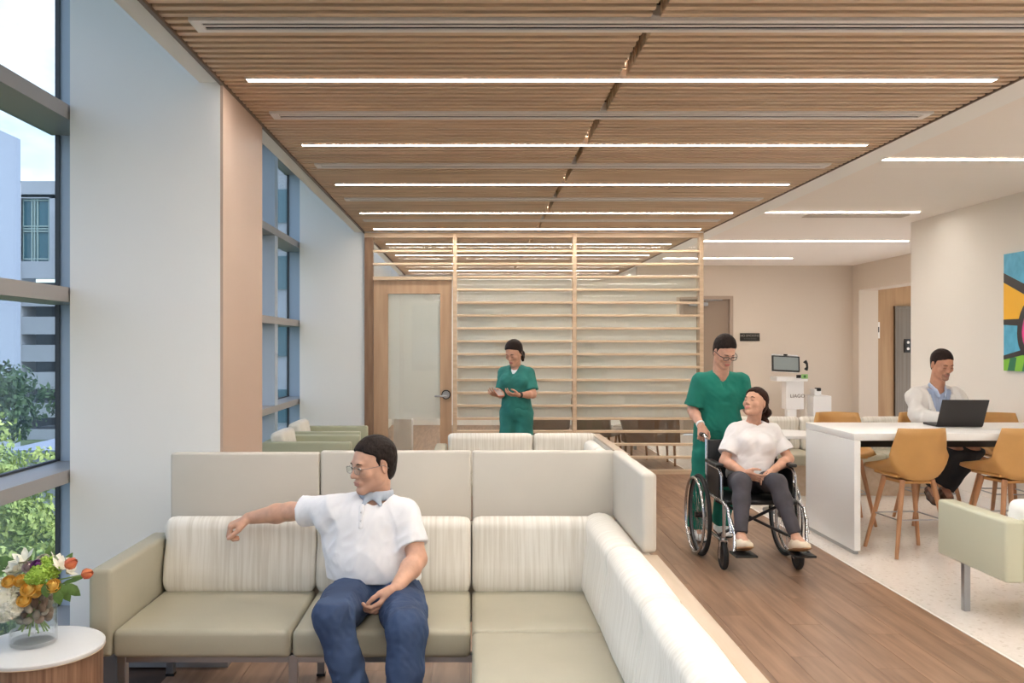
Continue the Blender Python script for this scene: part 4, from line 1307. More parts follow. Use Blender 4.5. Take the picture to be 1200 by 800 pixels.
class Field:
    """signed distance field made of blended primitives, turned into one continuous surface"""
    def __init__(self, frame=None):
        self.p = []
        self.frame = frame          # 4x4 world<-local applied to added primitives
    def _w(self, p):
        p = np.asarray(p, float)
        return p if self.frame is None else self.frame[:3, :3] @ p + self.frame[:3, 3]
    def _R(self, R=None):
        R = np.eye(3) if R is None else np.asarray(R, float)
        return R if self.frame is None else self.frame[:3, :3] @ R
    def cone(self, a, b, ra, rb, k=.02, op='u'):
        a, b = self._w(a), self._w(b)
        c = (a + b) / 2
        self.p.append(('cone', (a, b, ra, rb), c, np.linalg.norm(a - b) / 2 + max(ra, rb), k, op)); return self
    def chain(self, pts, rs, k=.02):
        for i in range(len(pts) - 1):
            self.cone(pts[i], pts[i + 1], rs[i], rs[i + 1], k)
        return self
    def ell(self, c, r, R=None, k=.02, op='u'):
        c = self._w(c)
        self.p.append(('ell', (c, np.asarray(r, float), self._R(R)), c, max(r), k, op)); return self
    def flatcone(self, a, b, ra, rb, side, ratio, k=.02, op='u'):
        """round cone squashed across: 'side' is the wide axis, thickness = ratio * width"""
        a, b = self._w(a), self._w(b)
        s = self._R() @ unit(side) if self.frame is not None else unit(side)
        d = unit(b - a); s = unit(s - d * s.dot(d)); n = np.cross(d, s)
        self.p.append(('flat', (a, b, ra, rb, n, ratio), (a + b) / 2, np.linalg.norm(a - b) / 2 + max(ra, rb), k, op)); return self
    def half(self, pt, n, k=.004):
        """keep the side n points away from"""
        pt = self._w(pt); n = self._R() @ unit(n)
        self.p.append(('half', (pt, n), pt, 1e9, k, 'i')); return self
    def join(self, other, k=.03):
        lo, hi = other.bounds()
        self.p.append(('field', other, (lo + hi) / 2, np.linalg.norm(hi - lo) / 2, k, 'u')); return self
    def sub(self, other, k=.004):
        self.p.append(('field', other, None, 1e9, k, 's')); return self
    def add(self, other, k=.01):
        self.p += other.p; return self
    def fn(self, f):
        self.p.append(('fn', f, None, 1e9, 0, 'd')); return self
    def eval(self, P, c=None, R=1e9):
        d = np.full(len(P), 9.0)
        for kind, q, pc, pr, k, op in self.p:
            if c is not None and pc is not None and pr < 1e8 and op != 'x':
                if np.linalg.norm(pc - c) - pr - R > .06:
                    continue
            if kind == 'cone':
                a, b, ra, rb = q
                ab = b - a; L2 = ab.dot(ab) + 1e-12
                t = np.clip((P - a) @ ab / L2, 0, 1)
                e = np.sqrt(((P - a - t[:, None] * ab) ** 2).sum(1)) - (ra + (rb - ra) * t)
            elif kind == 'flat':
                a, b, ra, rb, n, ratio = q
                ab = b - a; L2 = ab.dot(ab) + 1e-12
                t = np.clip((P - a) @ ab / L2, 0, 1)
                w = P - a - t[:, None] * ab
                h = w @ n
                w = w + (h * (1 / ratio - 1))[:, None] * n
                l = np.sqrt((w ** 2).sum(1)) + 1e-9
                r = ra + (rb - ra) * t
                g = np.sqrt(1 + ((h / ratio / l) ** 2) * (1 / ratio ** 2 - 1))
                e = (l - r) / g
            elif kind == 'ell':
                cc, r, M = q
                w = (P - cc) @ M
                k0 = np.sqrt(((w / r) ** 2).sum(1)) + 1e-9
                k1 = np.sqrt(((w / r ** 2) ** 2).sum(1)) + 1e-9
                e = k0 * (k0 - 1) / k1
            elif kind == 'half':
                pt, n = q
                e = (P - pt) @ n
            elif kind == 'field':
                e = q.eval(P)
            elif kind == 'fn':
                d = d + q(P); continue
            elif kind == 'fnsub':
                e = q(P)
            if op == 'u':
                if k > 0:
                    h = np.maximum(k - np.abs(d - e), 0) / k
                    d = np.minimum(d, e) - h * h * k * .25
                else:
                    d = np.minimum(d, e)
            elif op == 's':
                e = -e
                h = np.maximum(k - np.abs(d - e), 0) / k
                d = np.maximum(d, e) + h * h * k * .25
            elif op == 'i':
                h = np.maximum(k - np.abs(d - e), 0) / k
                d = np.maximum(d, e) + h * h * k * .25
        return d
    def bounds(self):
        lo, hi = np.full(3, 1e9), np.full(3, -1e9)
        for kind, q, pc, pr, k, op in self.p:
            if op == 'u' and pc is not None:
                lo = np.minimum(lo, pc - pr); hi = np.maximum(hi, pc + pr)
        return lo, hi
    def mesh(self, name, vox, mats, parent, choose=None, pad=.02, smooth_iter=1):
        lo, hi = self.bounds(); lo -= pad; hi += pad
        B = 8
        nb = np.ceil((hi - lo) / (vox * B)).astype(int) + 1
        N = nb * B + 1
        D = np.full(nb * B, 1.0, np.float32)
        bc = np.stack(np.meshgrid(*[np.arange(n) for n in nb], indexing='ij'), -1).reshape(-1, 3)
        cen = lo + (bc + .5) * B * vox - .5 * vox
        # coarse pass in slabs with culling
        rad = B * vox * .87
        cd = np.empty(len(cen))
        S = 4
        key = (bc // S)
        kid = (key[:, 0] * 1000 + key[:, 1]) * 1000 + key[:, 2]
        order = np.argsort(kid, kind='stable')
        cuts = np.flatnonzero(np.diff(kid[order])) + 1
        off = (np.stack(np.meshgrid(*[np.arange(B)] * 3, indexing='ij'), -1).reshape(-1, 3)) * vox
        DB = D.reshape(nb[0], B, nb[1], B, nb[2], B)
        for idx in np.split(order, cuts):
            C = cen[idx]
            m = C.mean(0); R = S * B * vox * .87
            cd = self.eval(C, m, R + .1)
            near = np.abs(cd) < rad * 1.35 + .012
            ins = idx[(~near) & (cd < 0)]
            for i in ins:
                DB[bc[i, 0], :, bc[i, 1], :, bc[i, 2], :] = -1
            sel = idx[near]
            if len(sel) == 0:
                continue
            P = ((lo + bc[sel] * B * vox)[:, None, :] + off[None]).reshape(-1, 3)
            v = self.eval(P, m, R).reshape(len(sel), B, B, B)
            for i, s in enumerate(sel):
                DB[bc[s, 0], :, bc[s, 1], :, bc[s, 2], :] = v[i]
        ins = D < 0
        acc = None
        sl = [slice(0, -1), slice(1, None)]
        cnt = np.zeros([n - 1 for n in D.shape], np.uint8)
        for a in (0, 1):
            for b in (0, 1):
                for c in (0, 1):
                    cnt += ins[sl[a], sl[b], sl[c]]
        act = (cnt > 0) & (cnt < 8)
        ai = np.argwhere(act)
        if len(ai) == 0:
            return None
        idm = np.full(act.shape, -1, np.int32)
        idm[act] = np.arange(len(ai))
        corner = {}
        for a in (0, 1):
            for b in (0, 1):
                for c in (0, 1):
                    corner[(a, b, c)] = D[ai[:, 0] + a, ai[:, 1] + b, ai[:, 2] + c].astype(np.float64)
        acc = np.zeros((len(ai), 3)); num = np.zeros(len(ai))
        ks = list(corner)
        for i in range(8):
            for j in range(i + 1, 8):
                if sum(abs(x - y) for x, y in zip(ks[i], ks[j])) != 1:
                    continue
                da, db = corner[ks[i]], corner[ks[j]]
                m = (da < 0) != (db < 0)
                t = np.where(m, da / (da - db + 1e-12), 0)
                p = np.array(ks[i], float) + t[:, None] * (np.array(ks[j], float) - np.array(ks[i], float))
                acc[m] += p[m]; num[m] += 1
        P = lo + (ai + acc / num[:, None]) * vox
        quads = []
        for ax in range(3):
            s0 = [slice(1, -1)] * 3; s0[ax] = slice(0, -1)
            s1 = list(s0); s1[ax] = slice(1, None)
            A, Bq = ins[tuple(s0)], ins[tuple(s1)]
            for flip, M in ((False, A & ~Bq), (True, ~A & Bq)):
                g = np.argwhere(M)
                if len(g) == 0: continue
                base = g.copy()
                for q in range(3):
                    if q != ax: base[:, q] += 1
                u, w = [(1, 2), (2, 0), (0, 1)][ax]
                def cell(du, dw):
                    c = base.copy(); c[:, u] -= du; c[:, w] -= dw
                    return idm[c[:, 0], c[:, 1], c[:, 2]]
                Q = np.stack([cell(1, 1), cell(0, 1), cell(0, 0), cell(1, 0)], 1)
                if flip: Q = Q[:, ::-1]
                quads.append(Q)
        Q = np.concatenate(quads)
        Q = Q[(Q >= 0).all(1)]
        # light smoothing keeps the grid from showing
        for _ in range(smooth_iter):
            s = np.zeros_like(P); n = np.zeros(len(P))
            for i in range(4):
                for j in ((i + 1) % 4, (i + 3) % 4):
                    np.add.at(s, Q[:, i], P[Q[:, j]]); np.add.at(n, Q[:, i], 1)
            P = P * .5 + .5 * s / np.maximum(n, 1)[:, None]
        me = bpy.data.meshes.new(name)
        me.vertices.add(len(P)); me.vertices.foreach_set('co', P.astype(np.float32).ravel())
        me.loops.add(len(Q) * 4); me.loops.foreach_set('vertex_index', Q.astype(np.int32).ravel())
        me.polygons.add(len(Q))
        me.polygons.foreach_set('loop_start', np.arange(0, len(Q) * 4, 4, dtype=np.int32))
        me.polygons.foreach_set('use_smooth', np.ones(len(Q), bool))
        for m in mats: me.materials.append(m)
        if choose is not None:
            me.polygons.foreach_set('material_index', choose(P[Q].mean(1)).astype(np.int32))
        me.update(calc_edges=True)
        me.validate()
        return link(name, me, None, parent)

def wrinkle(amp, f, seed=0, dirv=None):
    r = np.random.default_rng(seed)
    ks = r.normal(size=(5, 3)) * f
    if dirv is not None:
        d = unit(dirv)
        ks = ks - np.outer(ks @ d, d) * .8
    ph = r.uniform(0, 6.28, 5)
    def g(P):
        w = P + .02 * np.sin(P[:, [1, 2, 0]] * 23 + 1.3)
        s = np.zeros(len(P))
        for k, p in zip(ks, ph):
            s += np.sin(w @ k + p)
        s = s / 5
        return -amp * (1 - np.abs(s) * 2.2)
    return g

def head_frame(c, face, up=(0, 0, 1)):
    """local -y = where the face points, +z = crown"""
    f = unit(face); u = np.asarray(up, float); u = unit(u - f * u.dot(f))
    x = np.cross(-f, u)
    M = np.eye(4); M[:3, 0] = x; M[:3, 1] = -f; M[:3, 2] = u; M[:3, 3] = c
    return M

def add_head(F, HM, s=1.0, fem=False, smile=False, nose=1.0):
    old = F.frame
    S = HM.copy(); F.frame = S
    def c(*a): return np.array(a) * s
    F.ell(c(0, .014, .036), (.075 * s, .094 * s, .084 * s), k=.02)
    F.ell(c(0, -.018, -.012), (.063 * s, .074 * s, .086 * s), k=.03)
    jw = .040 if fem else .047
    for sx in (-1, 1):
        F.cone(c(sx * jw, -.012, -.062), c(sx * .014, -.070, -.096), .022 * s, .017 * s, k=.025)
        F.ell(c(sx * .041, -.060, -.022), (.021 * s, .018 * s, .019 * s), k=.02)
        F.ell(c(sx * .056, .0, -.02), (.016 * s, .03 * s, .04 * s), k=.02)
    F.ell(c(0, -.077, -.097), (.019 * s, .015 * s, .015 * s), k=.015)
    F.cone(c(-.032, -.079, .024), c(.032, -.079, .024), .0095 * s, .0095 * s, k=.016)
    for sx in (-1, 1):
        F.ell(c(sx * .031, -.092, .006), (.0165 * s, .0125 * s, .0105 * s), k=.012, op='s')
        F.ell(c(sx * .031, -.076, .004), (.0150 * s, .0125 * s, .0115 * s), k=.004)
    F.cone(c(0, -.084, .012), c(0, -.1065 - .003 * (nose - 1), -.026), .0075 * s, .0105 * s * nose, k=.012)
    for sx in (-1, 1):
        F.ell(c(sx * .0115, -.095, -.031), (.0075 * s * nose, .010 * s, .0075 * s), k=.006)
    F.ell(c(0, -.083, -.060), (.026 * s, .014 * s, .016 * s), k=.012)
    w = .028 if smile else .023
    F.ell(c(0, -.0955, -.0575), (w * s, .0055 * s, .0042 * s), k=.004)
    F.ell(c(0, -.0940, -.0675), (w * .86 * s, .0065 * s, .0052 * s), k=.004)
    F.cone(c(-w * .95, -.094, -.0625 + (.004 if smile else 0)), c(0, -.1025, -.0630), .0012 * s, .0018 * s, k=.003, op='s')
    F.cone(c(w * .95, -.094, -.0625 + (.004 if smile else 0)), c(0, -.1025, -.0630), .0012 * s, .0018 * s, k=.003, op='s')
    for sx in (-1, 1):
        a = math.radians(18) * sx
        R = np.array([[math.cos(a), -math.sin(a), 0], [math.sin(a), math.cos(a), 0], [0, 0, 1]])
        F.ell(c(sx * .079, .012, -.004), (.0075 * s, .018 * s, .031 * s), R=R, k=.006)
        F.ell(c(sx * .087, .006, -.002), (.006 * s, .010 * s, .018 * s), R=R, k=.004, op='s')
    F.frame = old

def hand(F, wrist, d, n, thumb, curl=(20, 25, 20), spread=6, s=1.0, thumb_out=38, thumb_curl=18, curls=None):
    """wrist point, finger direction d, palm normal n (towards where the fingers bend), thumb side vector"""
    d = unit(d); t = np.asarray(thumb, float); t = unit(t - d * t.dot(d)); n0 = np.asarray(n, float)
    n = np.cross(d, t);  n = n if n.dot(n0) > 0 else -n
    w = np.asarray(wrist, float)
    L = .088 * s
    kn = []
    for i, (o, l) in enumerate(((.030, .96), (.010, 1.0), (-.010, .97), (-.029, .90))):
        k = w + d * L * l + t * o * s
        kn.append(k)
        F.cone(w + t * o * .55 * s + d * .008, k, .0135 * s, .0105 * s, k=.012)
    F.cone(w + t * .022 * s + d * .02, w + t * .030 * s + d * .05 * s + n * .006, .016 * s, .013 * s, k=.012)
    lens = ((.040, .025, .020), (.044, .029, .021), (.041, .027, .020), (.032, .020, .018))
    for i, k in enumerate(kn):
        sp = math.radians((1.5 - i) * spread)
        dd = unit(d * math.cos(sp) + t * math.sin(sp))
        a = 0; p = k.copy(); r = (.0096, .0098, .0092, .0082)[i] * s
        cc = curl if curls is None else curls[i]
        for j in range(3):
            a += math.radians(cc[j])
            v = dd * math.cos(a) + n * math.sin(a)
            q = p + v * lens[i][j] * s
            F.cone(p, q, r, r * .92, k=.003)
            r *= .92; p = q
    to = math.radians(thumb_out)
    p = w + t * .026 * s + d * .018 * s + n * .006
    a = 0
    for j, (l, r0) in enumerate(((.044, .0145), (.032, .0112), (.026, .0100))):
        a += math.radians(thumb_curl if j else 0)
        base = unit(d * math.cos(to) + t * math.sin(to) + n * .35)
        v = unit(base * math.cos(a) + (d * .7 - t * .7) * math.sin(a))
        q = p + v * l * s
        F.cone(p, q, r0 * s, r0 * .85 * s, k=.006)
        p = q

def arm(F, sh, el, wr, s=1.0, up=(.048, .040), fo=(.041, .0265), side=None):
    F.chain([sh, np.asarray(sh) * .45 + np.asarray(el) * .55, el], [up[0] * s, up[0] * .96 * s, up[1] * s], k=.02)
    el = np.asarray(el, float); wr = np.asarray(wr, float)
    m = el * .68 + wr * .32
    F.chain([el, m, wr], [fo[0] * .96 * s, fo[0] * 1.04 * s, fo[1] * s], k=.02)

def leg(F, hip, knee, ankle, g=0.0, th=.082, kn=.056, ca=.055, an=.036, k=.03):
    hip, knee, ankle = (np.asarray(x, float) for x in (hip, knee, ankle))
    F.chain([hip, hip * .5 + knee * .5, knee], [th + g, th * .90 + g, kn + g], k=k)
    m = knee * .68 + ankle * .32
    F.chain([knee, m, ankle], [kn + g, ca + g, an + g], k=k)

def torso(F, pel, ch, nk, side, g=0.0, w=1.0, belly=0.0, bust=0.0, front=None, shL=None, shR=None, depth=1.0):
    """pelvis, chest and neck points; side points to the person's left"""
    pel, ch, nk = (np.asarray(x, float) for x in (pel, ch, nk))
    up = unit(nk - pel); s = unit(np.asarray(side, float)); s = unit(s - up * s.dot(up)); f = np.cross(s, up)
    if front is not None and f.dot(front) < 0: f = -f
    R = np.stack([s, f, up], 1)
    F.ell(pel + up * .02, (.155 * w + g, .112 * depth + g, .115 + g), R=R, k=.05)
    wa = pel * .55 + ch * .45
    F.ell(wa + f * .01 * (1 + belly * 4), (.138 * w + g + belly * .3, .098 * depth + g + belly, .13 + g), R=R, k=.06)
    F.ell(ch + up * .0, (.158 * w + g, .108 * depth + g, .165 + g), R=R, k=.06)
    if bust:
        for q in (-1, 1):
            F.ell(ch + s * q * .07 + f * .085 + up * .015, (.055 + g, .045 * bust + g, .055 + g), R=R, k=.04)
    for sh in (shL, shR):
        if sh is not None:
            sh = np.asarray(sh, float)
            F.cone(nk - up * .040, sh - unit(sh - nk) * .020 - up * .004, .046 + g, .040 + g, k=.040)
            F.cone(ch + (sh - ch) * .35, sh - up * .025 - unit(sh - nk) * .01, .072 + g, .040 + g, k=.045)
    return s, f, up

def hair_mat(name, c, c2):
    m = mat(name, c, .55, col2=c2, scale=(220, 60, 60), bump=.7, bscale=260, spec=.12)
    return m

def skin_mats(base, lip, dark, pre):
    a = mat(pre + '_skin', base, .5, var=.07, scale=(25, 25, 25), bump=.12, bscale=160, spec=.4)
    a.node_tree.nodes['Principled BSDF'].inputs['Subsurface Weight'].default_value = .06
    a.node_tree.nodes['Principled BSDF'].inputs['Subsurface Radius'].default_value = (.01, .004, .002)
    return [a, mat(pre + '_lips', lip, .45), mat(pre + '_stubble', dark, .6)]

def face_choose(HM, s=1.0, beard=None, smile=False):
    inv = np.linalg.inv(HM)
    def g(P):
        q = (P @ inv[:3, :3].T + inv[:3, 3]) / s
        o = np.zeros(len(P), int)
        if beard:
            b = (q[:, 1] < -.005) & (q[:, 2] < -.035) & (q[:, 2] > -.125) & (q[:, 1] > -.13) & (np.abs(q[:, 0]) < .075)
            if beard == 'goatee':
                b &= ((q[:, 0] / .034) ** 2 + ((q[:, 2] + .078) / .036) ** 2 < 1) & (q[:, 1] < -.055)
            else:
                b &= q[:, 2] < -.035 - .5 * (q[:, 1] + .06)
            o[b] = 2
        l = (np.abs(q[:, 0]) < (.029 if smile else .024)) & (q[:, 1] < -.091) & (q[:, 2] < -.0535) & (q[:, 2] > -.0725)
        o[l] = 1
        return o
    return g

M_eye = mat('eye_white', (226, 220, 214), .25)
M_iris = mat('eye_dark', (44, 30, 24), .2)
def face_parts(T, HM, hair_m, s=1.0, down=False, brows=True):
    M = Matrix(HM.tolist())
    for sx in (-1, 1):
        if not down:
            mb = MB().sphere((sx * .031, -.0805, .005), 1, 14, 10, (.0115, .0095, .0062)); mb.transform(M @ Matrix.Scale(s, 4))
            e = mb.build('eye', M_eye, T, smooth=True, angle=180)
            mb = MB().sphere((sx * .031, -.0875, .0045), 1, 10, 8, (.0052, .0035, .0052)); mb.transform(M @ Matrix.Scale(s, 4))
            mb.build('iris', M_iris, e, smooth=True, angle=180)
        mb = MB().tube([(sx * (.031 - .0135), -.0885, .0015 - (.003 if down else 0)), (sx * .031, -.0925, .0085 - (.010 if down else 0)), (sx * (.031 + .0135), -.0855, .002 - (.003 if down else 0))], [.0011, .0017, .0011], 6)
        mb.transform(M @ Matrix.Scale(s, 4)); mb.build('eyelash', M_iris, T, smooth=True, angle=180)
        if brows:
            mb = MB().tube([(sx * .014, -.0895, .0225), (sx * .030, -.0905, .0275), (sx * .047, -.0795, .0225)], [.0026, .0034, .0016], 8)
            mb.transform(M @ Matrix.Scale(s, 4)); mb.build('eyebrow', hair_m, T, smooth=True, angle=180)

def hair_cap(HM, s=1.0, t=.010, line=.076, slope=.62, back=-.078, top=0.0, burn=True, blow=.022):
    """short hair: a skull shell above the front hair line, and down to the nape behind the ears"""
    F = Field(HM)
    def shell(q):
        q.ell((0, .016 * s, .038 * s + top * .5), ((.0750 + t) * s, (.0945 + t) * s, (.0845 + t + top) * s), k=.01)
    shell(F)
    F.half((0, -.080 * s, line * s), (0, -slope, -1.0), k=.006)
    for sx in (-1, 1):
        F.ell((sx * .080 * s, -.070 * s, .030 * s), (.034 * s, .042 * s, .040 * s), k=.010, op='s')
    F.ell((0, -.101 * s, (line - .030) * s), (.050 * s, .036 * s, .042 * s), k=.012, op='s')
    G = Field(HM)
    shell(G)
    G.ell((0, .034 * s, -.012 * s), ((.060 + t) * s, (.066 + t) * s, (.072 + t) * s), k=.02)
    G.half((0, blow * s, 0), (0, -1.0, -.30), k=.008)
    G.half((0, .06 * s, back * s), (0, .0, -1.0), k=.012)
    for sx in (-1, 1):
        G.ell((sx * .083 * s, .012 * s, -.008 * s), (.022 * s, .022 * s, .036 * s), k=.004, op='s')
    F.p.append(('field', G, None, 1e9, .006, 'u'))
    if burn:
        for sx in (-1, 1):
            F.cone((sx * .070 * s, -.012 * s, .034 * s), (sx * .0715 * s, -.010 * s, .004 * s), .009 * s, .005 * s, k=.012)
    F.fn(wrinkle(.0020, 120, 3, HM[:3, 1]))
    F.fn(wrinkle(.0012, 300, 4, HM[:3, 1]))
    return F

def glasses(T, HM, m, s=1.0, rimless=False):
    M = Matrix(HM.tolist()) @ Matrix.Scale(s, 4)
    r = .0011 if rimless else .0026
    g = MB()
    for sx in (-1, 1):
        pts = []
        for k in range(20):
            a = 2 * math.pi * k / 20
            pts.append((sx * .033 + .0235 * math.copysign(abs(math.cos(a)) ** .7, math.cos(a)), -.104 + abs(math.cos(a)) * .003, .001 + .0155 * math.copysign(abs(math.sin(a)) ** .7, math.sin(a))))
        g.tube(pts, r, 6, closed=True)
        g.tube([(sx * .057, -.101, .008), (sx * .078, -.07, .008), (sx * .084, .005, .006), (sx * .084, .03, -.012)], r * 1.1, 6)
    g.tube([(-.010, -.105, .004), (0, -.111, .008), (.010, -.105, .004)], r, 6)
    g.transform(M)
    o = g.build('glasses', m, T, smooth=True, angle=180)
    for sx in (-1, 1):
        l = MB().box(sx * .033 - .021, sx * .033 + .021, -.1045, -.1035, -.013, .015); l.transform(M)
        l.build('lens', M_lens, o)
M_lens = glass_mat('spectacle_lens', (.96, .97, .97), 1.0)

def shoe(F, ankle, toe_dir, s=1.0, sole=-1):
    a = np.asarray(ankle, float); d = unit(toe_dir)
    return F
def make_shoe(name, ankle, toe, up, L, W, m_up, m_sole, parent, low=True):
    """ankle point, toe direction, shoe up direction"""
    d = unit(toe); u = np.asarray(up, float); u = unit(u - d * u.dot(d)); s = np.cross(d, u)
    a = np.asarray(ankle, float)
    base = a - u * .075
    F = Field()
    heel = base - d * L * .24 + u * .038
    mid = base + d * L * .25 + u * .036
    toe_ = base + d * L * .60 + u * .028
    F.flatcone(heel, mid, W * .40, W * .46, s, .95, k=.02)
    F.flatcone(mid, toe_, W * .48, W * .40, s, .72, k=.03)
    F.cone(base + u * .05 - d * .01, a + u * .0, W * .42, W * .40, k=.02)
    F.half(base + u * .010, -u, k=.004)
    F.half(a + u * .004, u, k=.004)
    o = F.mesh(name, .006, [m_up], parent)
    G = Field()
    G.flatcone(base - d * L * .24 + u * .012, base + d * L * .25 + u * .012, W * .42, W * .49, s, .28, k=.02)
    G.flatcone(base + d * L * .25 + u * .012, base + d * L * .62 + u * .012, W * .49, W * .42, s, .25, k=.02)
    G.mesh('sole', .006, [m_sole], o)
    return o

def cut_beyond(F, e, d, r=.10):
    """removes what lies past point e along d within radius r (a sleeve or trouser hem)"""
    e = np.asarray(e, float); d = unit(d)
    def g(P):
        h = (P - e) @ d
        q = np.sqrt((((P - e) - h[:, None] * d) ** 2).sum(1))
        return np.maximum(-h, q - r)
    F.p.append(('fnsub', g, None, 1e9, .004, 's'))

def dress_top(T, name, m, J, vox, g=.014, w=1.0, sleeve=.6, hem=.0, belly=0., bust=0., amp=.004, seed=3, sl=(.064, .060), neck='round', hemdir=None, neck_r=.060, long=False, vdeep=.10, depth=1.0, flare=0.0):
    S = Field()
    s, f, up = torso(S, J['pel'], J['ch'], J['nk'] - unit(J['nk'] - J['pel']) * .012, J['side'], g=g, w=w, belly=belly, bust=bust, front=J['front'], shL=J['shL'], shR=J['shR'], depth=depth)
    if flare:
        S.ell(J['pel'] - up * flare * .5, (.165 * w + g, .118 * depth + g, .16 + flare), R=np.stack([s, f, up], 1), k=.05)
    for q in 'RL':
        sh, el, wr = J['sh' + q], J['el' + q], J['wr' + q]
        if long:
            S.chain([sh, el, wr], [sl[0], sl[1], sl[1] * .74], k=.035)
        else:
            d = unit(el - sh)
            e = sh + (el - sh) * sleeve
            Q = Field(); Q.cone(sh, e + d * .03, sl[0], sl[1], k=0); Q.half(e, d, k=.004)
            S.join(Q, .03)
    S.fn(wrinkle(amp, 24, seed, (0, 0, 1)))
    S.fn(wrinkle(amp * .45, 60, seed + 1))
    if hemdir is None: hemdir = -up
    S.half(J['pel'] + up * hem, hemdir, k=.004)
    C = Field()
    nk = J['nk']
    if neck == 'v':
        C.cone(nk + f * .03 + up * .02, nk + up * .16 + f * .04, neck_r, .10, k=0)
        tip = nk - up * vdeep + f * .10
        C.cone(tip, nk - up * .0 + f * .085, .010, .050, k=.01)
    else:
        C.cone(nk - up * .01 + f * .03, nk + up * .16 + f * .04, neck_r, .11, k=0)
    S.p.append(('field', C, None, 1e9, .004, 's'))
    for q in 'RL':
        sh, el, wr = J['sh' + q], J['el' + q], J['wr' + q]
        if long:
            cut_beyond(S, wr - unit(wr - el) * .012, wr - el, .08)
    return S.mesh(name, vox, [m], T), (s, f, up)

def dress_legs(T, name, m, J, vox, g=.012, waist=.06, sizes=(.086, .062, .060, .050), amp=.004, seed=9, w=1.0, up=None):
    F = Field()
    u = unit(J['ch'] - J['pel']); s = unit(J['side']); f = unit(J['front'])
    s = unit(s - u * s.dot(u)); f = np.cross(s, u); f = f if f.dot(J['front']) > 0 else -f
    F.ell(J['pel'] + u * .0, (.155 * w + g, .118 + g, .115 + g), R=np.stack([s, f, u], 1), k=.05)
    for q in 'RL':
        leg(F, J['hip' + q], J['kn' + q], J['an' + q], g=g * .6, th=sizes[0], kn=sizes[1], ca=sizes[2], an=sizes[3])
    F.fn(wrinkle(amp, 26, seed)); F.fn(wrinkle(amp * .5, 60, seed + 1))
    F.half(J['pel'] + u * waist, u, k=.004)
    for q in 'RL':
        d = unit(J['an' + q] - J['kn' + q])
        cut_beyond(F, J['an' + q] - d * J.get('cuff', .0), d, .12)
    return F.mesh(name, vox, [m], T)

def make_body(T, J, HM, mats, vox, hands, s=1.0, fem=False, smile=False, choose=None, bust=0., w=1.0, g=-.008, armk=1.0, nose=1.0, hk=1.0):
    F = Field()
    torso(F, J['pel'], J['ch'], J['nk'], J['side'], g=g, w=w, front=J['front'], shL=J['shL'], shR=J['shR'], bust=bust)
    hc = HM[:3, 3]
    nr = .047 if fem else .058
    F.cone(J['nk'] - V(0, 0, .03), hc + HM[:3, :3] @ V(0, .022, -.055), nr * 1.12, nr, k=.025)
    add_head(F, HM, s, fem=fem, smile=smile, nose=nose)
    for q in 'RL':
        arm(F, J['sh' + q], J['el' + q], J['wr' + q], armk)
        h = hands[q]
        hand(F, J['wr' + q], h[0], h[1], h[2], curl=h[3], s=hk, **(h[4] if len(h) > 4 else {}))
        leg(F, J['hip' + q], J['kn' + q], J['an' + q], g=-.014)
        F.cone(J['an' + q], J['an' + q] + unit(J['toe' + q]) * .12 - V(0, 0, .03), .034, .028, k=.02)
    return F.mesh('body', vox, mats, T, choose or face_choose(HM, s, None, smile))
# ---------------------------------------------------------------- seated man in white polo
def px3(px, py, Y):
    """metres for a point measured in the photograph at distance Y"""
    return V((px - 553) * Y / 1040, Y, 1.6 - (py - 404) * Y / 1040)

